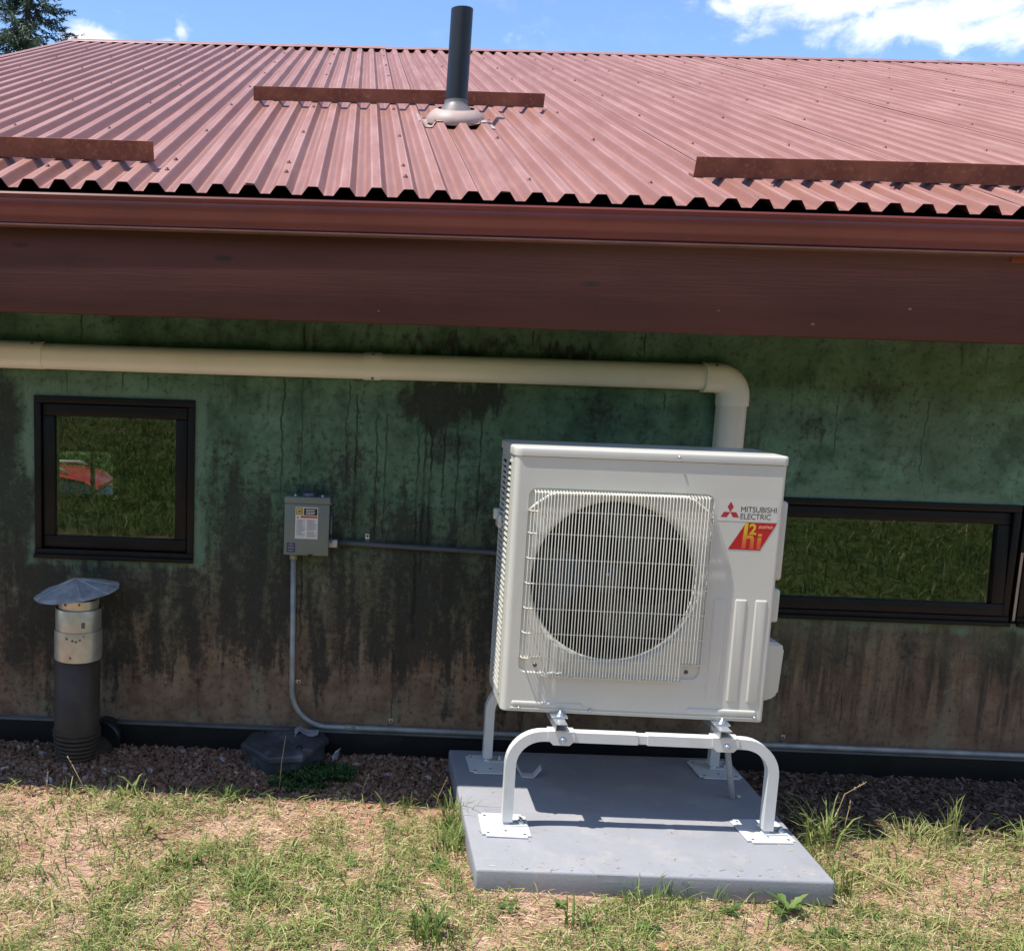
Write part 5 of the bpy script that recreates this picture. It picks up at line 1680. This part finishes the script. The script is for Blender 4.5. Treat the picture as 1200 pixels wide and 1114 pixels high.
g1 = np.random.default_rng(2)
p = scatter(g1, 24000, -1.9, 0.62, -0.72, -0.03)
den = np.clip((p[:, 1] + 0.60) / 0.10 + (fbm(p[:, 0], p[:, 1], 4, 8) - .5) * 1.6, 0.05, 1)
den *= np.where(p[:, 1] < -0.46, np.clip((0.1 - p[:, 0]) * 1.3, .12, 1), 1)
p = p[g1.random(len(p)) < den]
s = 0.006 + 0.014 * g1.random(len(p)) ** 2.8
z = gheight(p[:, 0], p[:, 1]) + s * .12 + 0.012 * g1.random(len(p)) * (p[:, 1] > -.45)
chips('gravel', np.column_stack([p, z]), s, np.column_stack([g1.uniform(.9, 1.6, len(p)), g1.uniform(.7, 1.1, len(p)), g1.uniform(.4, .8, len(p))]), np.clip(g1.random(len(p)) * .75 + (g1.random(len(p)) > .87) * .3, 0, 1), M_STONE, 3, .5)
p = scatter(g1, 17000, 1.55, 4.2, -0.70, -0.03)
den = np.clip((p[:, 1] + 0.58) / 0.08 + (fbm(p[:, 0], p[:, 1], 5, 18) - .5) * 1.4, 0.02, 1)
p = p[g1.random(len(p)) < den]
s = 0.008 + 0.010 * g1.random(len(p)) ** 1.6
z = gheight(p[:, 0], p[:, 1]) + 0.003 + 0.014 * g1.random(len(p))
chips('bark_mulch', np.column_stack([p, z]), s, np.column_stack([g1.uniform(1.5, 3.2, len(p)), g1.uniform(.6, 1.0, len(p)), g1.uniform(.25, .5, len(p))]), np.clip(g1.random(len(p)) ** 1.5, 0, 1), M_CHIP, 4, .4)
# a few bigger loose stones one can pick out
spots = [(-1.31, -0.16, .040), (-0.90, -0.12, .038), (-0.80, -0.30, .036), (-1.42, -0.28, .036), (-0.62, -0.42, .034), (-1.05, -0.40, .032), (-0.52, -0.15, .036), (0.02, -0.10, .040), (0.07, -0.14, .034), (0.20, -0.24, .036), (0.34, -0.12, .034), (-0.70, -0.08, .036), (-1.2, -0.44, .034), (0.12, -0.38, .030)]
desc = ['pale grey stone at the left edge of the gravel', 'flat grey stone just right of the vent pipe', 'pinkish stone in the middle of the gravel', 'reddish stone at the far left of the gravel', 'buff stone near the shade edge', 'brown stone below the vent elbow', 'grey stone left of the access cover', 'pale rounded stone right of the access cover', 'small stone beside the pale rounded stone',
        'brown stone between cover and pad', 'small grey stone near the pad corner', 'dark stone against the black footing', 'reddish stone by the vent shade edge', 'small buff stone in front of the cover']
for i, (x, y, s) in enumerate(spots):
    g_ = np.random.default_rng(200 + i)
    bm = bmesh.new()
    bmesh.ops.create_icosphere(bm, subdivisions=1, radius=1.0)
    for v in bm.verts:
        v.co *= g_.uniform(.75, 1.15)
        v.co = Vector((v.co.x * s * .75, v.co.y * s * .5, v.co.z * s * .36))
    mb = MB().bm(bm, Matrix.Rotation(g_.uniform(0, 3), 4, 'Z'), False)
    o = mb.build('stone', plain('stone_%s' % ['grey', 'red', 'buff'][i % 3], [(0.30, 0.27, 0.26), (0.26, 0.16, 0.13), (0.36, 0.28, 0.23)][i % 3], 0.9, var=.25, scale=30, bump=.3, bscale=60) if i < 3 else MATS['stone_%s' % ['grey', 'red', 'buff'][i % 3]])
    o.location = (x, y, float(gheight(x, y)) + s * .26)
    tag(o, desc[i], 'stone', 'larger stones in the gravel strip')


# ------------------------------------------------------------------ grass, straw, weeds
def in_pad(x, y, m=0.0): return (x > PX - m) & (x < PX + PW + m) & (y > PY - m) & (y < PY + PD + m)


def blades(name, P, hgt, width, lean, tint, mat, seed, bend=0.5, obj_=True):
    """one 3-segment blade at every point"""
    g = np.random.default_rng(seed)
    n = len(P)
    az = g.uniform(0, 2 * PI, n)
    d = np.stack([np.cos(az), np.sin(az), np.zeros(n)], 1)
    wv = np.stack([-np.sin(az + g.normal(size=n) * .5), np.cos(az), np.zeros(n)], 1)
    upv = np.array([0, 0, 1.0])
    c1 = P + d * (hgt * lean * .35)[:, None] + upv * (hgt * .5 * np.cos(lean * .7))[:, None]
    c2 = P + d * (hgt * lean * (.8 + bend * .35))[:, None] + upv * (hgt * .85 * np.cos(lean * (.8 + bend * .4)))[:, None]
    c3 = P + d * (hgt * lean * (1.1 + bend * .8))[:, None] + upv * np.maximum(hgt * np.cos(lean * (1 + bend * .55)) * .98, .002)[:, None]
    w = width[:, None]
    V = np.stack([P - wv * w * .4, P + wv * w * .4, c1 - wv * w * .5, c1 + wv * w * .5, c2 - wv * w * .35, c2 + wv * w * .35, c3], 1)
    b = (np.arange(n) * 7)[:, None]
    F4 = np.concatenate([b + np.array([[0, 1, 3, 2]]), b + np.array([[2, 3, 5, 4]])])
    F3 = b + np.array([[4, 5, 6]])
    return numesh(name, V.reshape(-1, 3), F4, F3, np.repeat(tint, 7), mat)


g2 = np.random.default_rng(77)
# lawn: patchy, thin on the left and by the shade edge
n = 170000
p = scatter(g2, n, -2.0, 3.3, -2.1, -0.40)
cov = fbm(p[:, 0], p[:, 1], 3.0, 48, 5) * .42 + fbm(p[:, 0], p[:, 1], 12, 55, 4) * .58
edge = np.clip((-0.52 - p[:, 1]) / 0.18, 0, 1)
thr = 0.492 - 0.05 * np.clip((-p[:, 1] - 0.6) / 0.7, 0, 1) + 0.03 * np.clip(-p[:, 0] - .2, 0, 1)
keep = (g2.random(n) < np.clip((cov - thr) * 5, 0.03, .68) * edge * .8) & ~in_pad(p[:, 0], p[:, 1], -0.004)
p = p[keep]; cv = cov[keep]
h = (0.020 + 0.048 * g2.random(len(p)) ** 1.8) * (0.7 + 1.3 * np.clip(cv - .45, 0, .3) * 2)
t = np.clip(g2.normal(.62, .27, len(p)) + .35 * (.52 - cv), 0, 1)
o = blades('lawn_grass', np.column_stack([p, gheight(p[:, 0], p[:, 1])]), h, 0.0020 + .0022 * g2.random(len(p)) ** 2, g2.uniform(.35, 1.5, len(p)), t, M_GRASS, 5, .6)
tag(o, kind='stuff')
# single longer fresh blades standing all through it
n = 11000
p = scatter(g2, n, -2.0, 3.3, -2.1, -0.50)
cov = fbm(p[:, 0], p[:, 1], 2.4, 141, 4)
keep = (g2.random(n) < np.clip((cov - .36) * 3.2, .08, 1)) & ~in_pad(p[:, 0], p[:, 1], 0.004)
p = p[keep]
o = blades('fresh_grass', np.column_stack([p, gheight(p[:, 0], p[:, 1])]), .035 + .06 * g2.random(len(p)) ** 1.5, 0.0032 + .003 * g2.random(len(p)) ** 2, g2.uniform(.3, 1.45, len(p)), np.clip(g2.normal(.50, .25, len(p)), 0, 1), M_GRASS, 6, .7)
tag(o, kind='stuff')
# dry clippings lying flat
n = 85000
p = scatter(g2, n, -2.0, 3.3, -2.0, -0.30)
dn = np.clip((-0.40 - p[:, 1]) / 0.25, 0.07, 1) * np.clip(fbm(p[:, 0], p[:, 1], 4.5, 91, 4) * 2.6 - .65, .12, 1)
keep = (g2.random(n) < dn) & ~in_pad(p[:, 0], p[:, 1], 0.0)
p = p[keep]; n = len(p)
az = np.where(g2.random(n) < .65, g2.normal(.12, .6, n), g2.uniform(0, PI, n)); ln = 0.014 + .055 * g2.random(n) ** 2.2; wd = .0006 + .0008 * g2.random(n)
d = np.stack([np.cos(az), np.sin(az), g2.normal(size=n) * .16], 1); q = np.stack([-np.sin(az), np.cos(az), g2.normal(size=n) * .3], 1)
P0 = np.column_stack([p, gheight(p[:, 0], p[:, 1]) + .003 + .014 * g2.random(n) ** 2])
on = g2.permutation(n)[:110]                                  # a few clippings blown on to the pad
P0[on, 0] = g2.uniform(PX + .02, PX + PW - .02, 110); P0[on, 1] = PY + .012 + .93 * g2.random(110) ** 2.6
P0[on, 2] = PZ + 0.0093 * (P0[on, 0] - PX) + 0.0229 * (P0[on, 1] - PY) + .0012
d[on, 2] = 0.0225 * d[on, 1]; ln[on] *= .5
mid_ = P0 + q * (ln * .035 * g2.normal(size=n))[:, None] + np.array([0, 0, 1.0]) * (ln * .05)[:, None]
A, B = P0 - d * ln[:, None] * .5, P0 + d * ln[:, None] * .5
V = np.stack([A - q * wd[:, None], A + q * wd[:, None], mid_ - q * wd[:, None], mid_ + q * wd[:, None], B - q * wd[:, None] * .5, B + q * wd[:, None] * .5], 1)
bI = (np.arange(n) * 6)[:, None]
o = numesh('straw_litter', V.reshape(-1, 3), np.concatenate([bI + np.array([[0, 1, 3, 2]]), bI + np.array([[2, 3, 5, 4]])]), np.zeros((0, 3), int), np.repeat(np.clip(g2.normal(.5, .33, n), 0, 1), 6), M_STRAW)
tag(o, kind='stuff')
# crumbs of red rock in the bare patches
p = scatter(g2, 9000, -2.2, 3.4, -2.2, -0.45)
keep = (g2.random(len(p)) < np.clip(.62 - fbm(p[:, 0], p[:, 1], 3.2, 41, 5), .05, 1) * 1.6) & ~in_pad(p[:, 0], p[:, 1], .01)
p = p[keep]; s = .004 + .010 * g2.random(len(p)) ** 3
o = chips('rock_crumbs', np.column_stack([p, gheight(p[:, 0], p[:, 1]) + s * .1]), s, np.column_stack([g2.uniform(.9, 1.6, len(p)), g2.uniform(.7, 1.1, len(p)), g2.uniform(.4, .8, len(p))]), np.clip(g2.random(len(p)) * .6 + .15, 0, 1), plain('rock_crumb', (0.42, 0.23, 0.165), .9, var=.4, scale=25), 13, .5)
# meadow grass on the bank behind the camera (it mirrors in the window glass)
n = 60000
p = np.concatenate([scatter(g2, n, -9, 2, -19, -4.9), scatter(g2, n, 1, 16, -19, -4.9)])
hh_ = .10 + .22 * g2.random(len(p)) * fbm(p[:, 0], p[:, 1], .9, 71, 4)
o = blades('meadow_grass', np.column_stack([p, gheight(p[:, 0], p[:, 1]) - .01]), hh_ * 1.2, .006 + .006 * g2.random(len(p)), g2.uniform(.1, 1.1, len(p)), np.clip(g2.normal(.36, .24, len(p)) + (g2.random(len(p)) > .92) * .5, 0, 1), M_GRASS, 15, .5)
tag(o, kind='stuff')


def tuft(name, x, y, n, h, spread, tlo, thi, label, cat='grass tuft', group='grass tufts along the shade edge', w=0.0045, lean=(.1, .8), seed=1, mat=None, bend=.5):
    g = np.random.default_rng(seed)
    r = spread * np.sqrt(g.random(n)); a = g.uniform(0, 2 * PI, n)
    P = np.stack([r * np.cos(a), r * np.sin(a), np.full(n, -.004)], 1)
    o = blades(name, P, h * g.uniform(.45, 1.05, n), w * g.uniform(.6, 1.2, n), g.uniform(lean[0], lean[1], n), g.uniform(tlo, thi, n), mat or M_GRASS, seed, bend)
    o.location = (x, y, float(gheight(x, y)))
    return tag(o, label, cat, group)


tuft('grass_tuft', -0.83, -0.56, 9, .12, .05, .45, .8, 'pale green sprout of broad grass blades at the shade edge on the left', w=.009, lean=(.05, .7), seed=3)
tuft('grass_tuft', -0.43, -0.53, 60, .085, .055, .15, .65, 'dense green tuft at the shade edge below the access cover', seed=4)
tuft('grass_tuft', 0.265, -0.52, 7, .085, .025, .5, .8, 'small pale sprout at the shade edge near the pad', w=.007, lean=(.1, .6), seed=5)
tuft('grass_tuft', 1.80, -0.74, 70, .23, .06, .45, .85, 'tall pale grass clump right of the pad corner', w=.0055, lean=(.1, .7), seed=6, bend=.9)
tuft('grass_tuft', 2.385, -0.585, 34, .20, .035, .55, .95, 'upright pale grass clump before the dark mulch at right', w=.004, lean=(.0, .35), seed=7, bend=.3)
tuft('grass_tuft', 2.25, -0.62, 150, .12, .16, .55, 1.0, 'spreading straw coloured grass at the mulch edge', w=.003, lean=(.3, 1.2), seed=8)
tuft('grass_tuft', 2.66, -0.60, 40, .13, .09, .5, .8, 'bright grass at the mulch edge on the far right', lean=(.3, 1.1), seed=9)
tuft('grass_tuft', 0.445, -0.70, 60, .16, .05, .3, .75, 'weedy green grass against the left side of the pad', w=.005, lean=(.0, .5), seed=10)
tuft('grass_tuft', 0.42, -0.84, 90, .12, .09, .25, .7, 'leafy grass halfway along the left side of the pad', w=.005, seed=11)
tuft('grass_tuft', 1.04, -1.19, 60, .12, .10, .2, .65, 'thin grass standing before the middle of the pad', w=.0035, lean=(.0, .5), seed=12)
tuft('grass_tuft', 1.30, -1.18, 80, .10, .16, .2, .65, 'row of grass along the front right edge of the pad', w=.0035, lean=(.0, .6), seed=13)
tuft('grass_tuft', 1.70, -1.06, 50, .13, .06, .15, .55, 'dark green grass at the front right corner of the pad', w=.004, lean=(.0, .5), seed=14)
tuft('grass_tuft', 0.30, -1.43, 60, .15, .07, .2, .6, 'tall green grass clump at the bottom edge left of the pad', w=.007, lean=(.05, .8), seed=15)
tuft('grass_tuft', 2.42, -1.10, 120, .15, .09, .35, .8, 'thick arching grass clump at the right in the lawn', w=.004, lean=(.1, .9), seed=16)
tuft('grass_tuft', 1.96, -0.93, 90, .12, .12, .55, .95, 'pale dry grass clump behind the pad corner in the lawn', w=.0035, lean=(.3, 1.2), seed=17)
tuft('grass_tuft', 2.75, -1.0, 90, .15, .12, .5, .9, 'yellow green grass clump by the right picture edge', w=.0035, lean=(.3, 1.1), seed=18)
tuft('grass_tuft', -0.52, -1.05, 26, .11, .06, .1, .5, 'dark green grass clump in the middle of the left lawn', w=.008, lean=(.5, 1.3), seed=19)
tuft('grass_tuft', -0.28, -1.22, 40, .10, .08, .2, .6, 'grass clump below the middle of the left lawn', w=.006, lean=(.4, 1.3), seed=20)
tuft('grass_tuft', -0.75, -1.30, 60, .11, .12, .3, .8, 'light green grass clump at the lower left', w=.005, lean=(.4, 1.2), seed=21)
tuft('grass_tuft', -0.72, -0.86, 14, .12, .04, .2, .6, 'leaning broad bladed grass in the left lawn', w=.009, lean=(.6, 1.2), seed=22)
tuft('grass_tuft', 0.78, -1.34, 30, .12, .06, .2, .6, 'short green grass clump before the pad front', w=.006, lean=(.1, .8), seed=23)


def leaf_plant(x, y, n, ln, wd, label, tl, th, seed, rise=.5, cat='weed', name='weed_plant', lobed=False):
    """rosette: each leaf a cupped, pointed blade; leaf parts kept separate"""
    g = np.random.default_rng(seed)
    z0 = float(gheight(x, y))
    t = thing(name, (x, y, z0), label, cat, 'weeds in the lawn', local=True)
    for i in range(n):
        a = 2 * PI * i / n + g.uniform(-.4, .4)
        L_, W_ = .72 * ln * g.uniform(.55, 1.1), .72 * wd * g.uniform(.6, 1.1)
        el = rise * g.uniform(.4, 1.4)
        d = np.array([math.cos(a), math.sin(a), 0]); q = np.array([-math.sin(a), math.cos(a), 0])
        V = []
        m = 8
        for j in range(m):
            u = j / (m - 1)
            w = W_ * (math.sin(min(1, u * 1.08) * PI) ** .8 * (.55 + .6 * u)) + .001
            if lobed and j % 2: w *= .62
            c = d * L_ * u * math.cos(el * (1 - .5 * u)) + np.array([0, 0, L_ * (math.sin(el) * u - .45 * u * u * (1 - .3 * rise)) + .004])
            V += [c - q * w + np.array([0, 0, w * .35]), c, c + q * w + np.array([0, 0, w * .35])]
        F = []
        for j in range(m - 1): F += [[j * 3, j * 3 + 1, j * 3 + 4, j * 3 + 3], [j * 3 + 1, j * 3 + 2, j * 3 + 5, j * 3 + 4]]
        o = numesh('leaf', np.array(V), np.array(F), np.zeros((0, 3), int), np.full(len(V), g.uniform(tl, th)), M_LEAF, True)
        o.parent = t
    return t


leaf_plant(1.49, -1.20, 8, .13, .030, 'broad leaved dandelion in front of the pad right of centre', .45, .95, 41, 1.0, 'dandelion', 'dandelion', True)
leaf_plant(1.60, -1.33, 4, .15, .018, 'long fallen green leaf clump below the pad corner', .3, .7, 42, .3)
leaf_plant(0.74, -1.215, 7, .05, .014, 'tiny broad leaved weed before the left half of the pad', .5, .9, 43, .7)
leaf_plant(1.00, -1.33, 9, .075, .016, 'leafy weed below the tape on the pad edge', .3, .8, 44, .6)
leaf_plant(0.36, -0.98, 10, .07, .015, 'leafy weed left of the pad front corner', .35, .8, 45, .6)
leaf_plant(0.18, -1.14, 11, .075, .016, 'wide green weed patch in the middle of the lawn', .4, .9, 46, .5)
leaf_plant(0.05, -1.00, 8, .06, .014, 'small weed rosette left of the wide green patch', .4, .9, 47, .5)
leaf_plant(-0.30, -1.10, 7, .08, .012, 'dark narrow leaved weed in the left lawn', .1, .5, 48, .8)
leaf_plant(0.56, -1.25, 9, .065, .015, 'leafy weed at the front left corner of the pad', .35, .8, 49, .6)
leaf_plant(1.30, -1.21, 8, .075, .014, 'weed with upright leaves at the pad front edge', .25, .7, 50, .9)
leaf_plant(-0.16, -0.90, 4, .085, .010, 'blue green leaf standing alone in the left lawn', .15, .35, 51, .9)


def feathery(x, y, n, r, label, seed):
    """low dark ground cover with small leaflets in the shade"""
    o = leaf_cloud('ground_plant', (0, 0, .028), (r, r * .55, .028), n, .011, M_LEAF, .0, .35, seed)
    o.location = (x, y, float(gheight(x, y)))
    return tag(o, label, 'weed', 'weeds in the shade')


feathery(-0.06, -0.285, 1500, .13, 'dark feathery weed growing in the shade right of the cover', 61)
feathery(-0.17, -0.37, 1000, .13, 'low dark weed in the shade below the access cover', 62)


def stalk(x, y, pts, r, label, head=0.0, col=None, seed=1):
    z0 = float(gheight(x, y))
    t = thing('dry_stalk', (x, y, z0), label, 'stalk', 'dry stalks standing in the lawn', local=True)
    MB().tube([Vector(p) for p in pts], [r * (1 - .5 * i / (len(pts) - 1)) for i in range(len(pts))], 5).build('stem', col or M_DRY, t)
    if head:
        g = np.random.default_rng(seed)
        e = np.array(pts[-1]); d = np.array(pts[-1]) - np.array(pts[-2]); d /= np.linalg.norm(d)
        mb = MB()
        for i in range(16):
            q = g.normal(size=3); q /= np.linalg.norm(q)
            s0 = e + d * head * (i / 16.0)
            mb.tube([s0, s0 + q * head * .13 + d * head * .16], [.0018, .0006], 4)
        mb.build('seed_head', col or M_DRY, t)


M_DRY = plain('dry_stalk_straw', (0.42, 0.31, 0.17), .8, var=.2, scale=40)
stalk(-0.245, -0.43, [(0, 0, 0), (.006, .01, .12), (.02, .02, .235)], .0022, 'thin dry stalk standing before the black access cover')
stalk(1.86, -0.72, [(0, 0, 0), (.0, 0, .14), (.02, .0, .215), (.05, 0, .235)], .002, 'dry seed stalk bending over the grass right of the pad', .045, seed=2)
stalk(1.90, -0.70, [(0, 0, 0), (.006, .0, .10), (.012, 0, .15)], .002, 'short seed stalk beside the bending one right of the pad', .03, seed=3)
stalk(0.385, -0.52, [(0, 0, 0), (.012, 0, .06), (.03, 0, .105)], .002, 'brown seed stalk left of the pad at the shade edge', .035, seed=4)
stalk(-0.97, -0.60, [(0, 0, 0), (-.04, 0, .07), (-.085, .01, .15)], .0018, 'leaning seed stalk at the shade edge on the far left', .03, seed=5)
stalk(-1.16, -0.56, [(0, 0, 0), (-.002, 0, .04), (.0, 0, .06)], .0025, 'stubby dry stalk at the far left shade edge', .03, seed=6)
stalk(0.09, -0.46, [(0, 0, 0), (.01, .0, .05), (.03, 0, .105)], .002, 'pale stick leaning in the shade right of the weed', 0)
stalk(1.80, -0.90, [(0, 0, .04), (.09, -.10, .035), (.20, -.24, .02)], .0035, 'long pale straw lying right of the pad', 0)
# fallen leaves and red rock chips
for i, (x, y, rz, sc, lab_) in enumerate([(1.02, -1.43, .4, .045, 'curled brown red leaf lying below the pad'), (0.11, -0.545, .2, .026, 'orange rock chip at the shade edge'), (0.12, -0.66, 1.1, .020, 'orange rock chip in the straw below the shade edge'), (-0.22, -1.30, .5, .030, 'orange rock chip in the lower lawn'), (2.05, -.72, 2.0, .022, 'dark red rock chip in the right lawn')]):
    g_ = np.random.default_rng(300 + i)
    bm = bmesh.new(); bmesh.ops.create_icosphere(bm, subdivisions=1, radius=1.0)
    for v in bm.verts: v.co = Vector((v.co.x * sc * g_.uniform(.8, 1.2), v.co.y * sc * .5 * g_.uniform(.8, 1.2), v.co.z * sc * (.12 if i == 0 else .3)))
    o = MB().bm(bm, Matrix.Rotation(rz, 4, 'Z')).build('fallen_leaf' if i == 0 else 'rock_chip', MATS.get('orange_rock') or plain('orange_rock', (0.45, 0.17, 0.095), .85, var=.25, scale=30))
    o.location = (x, y, float(gheight(x, y)) + sc * .2)
    tag(o, lab_, 'leaf' if i == 0 else 'stone')
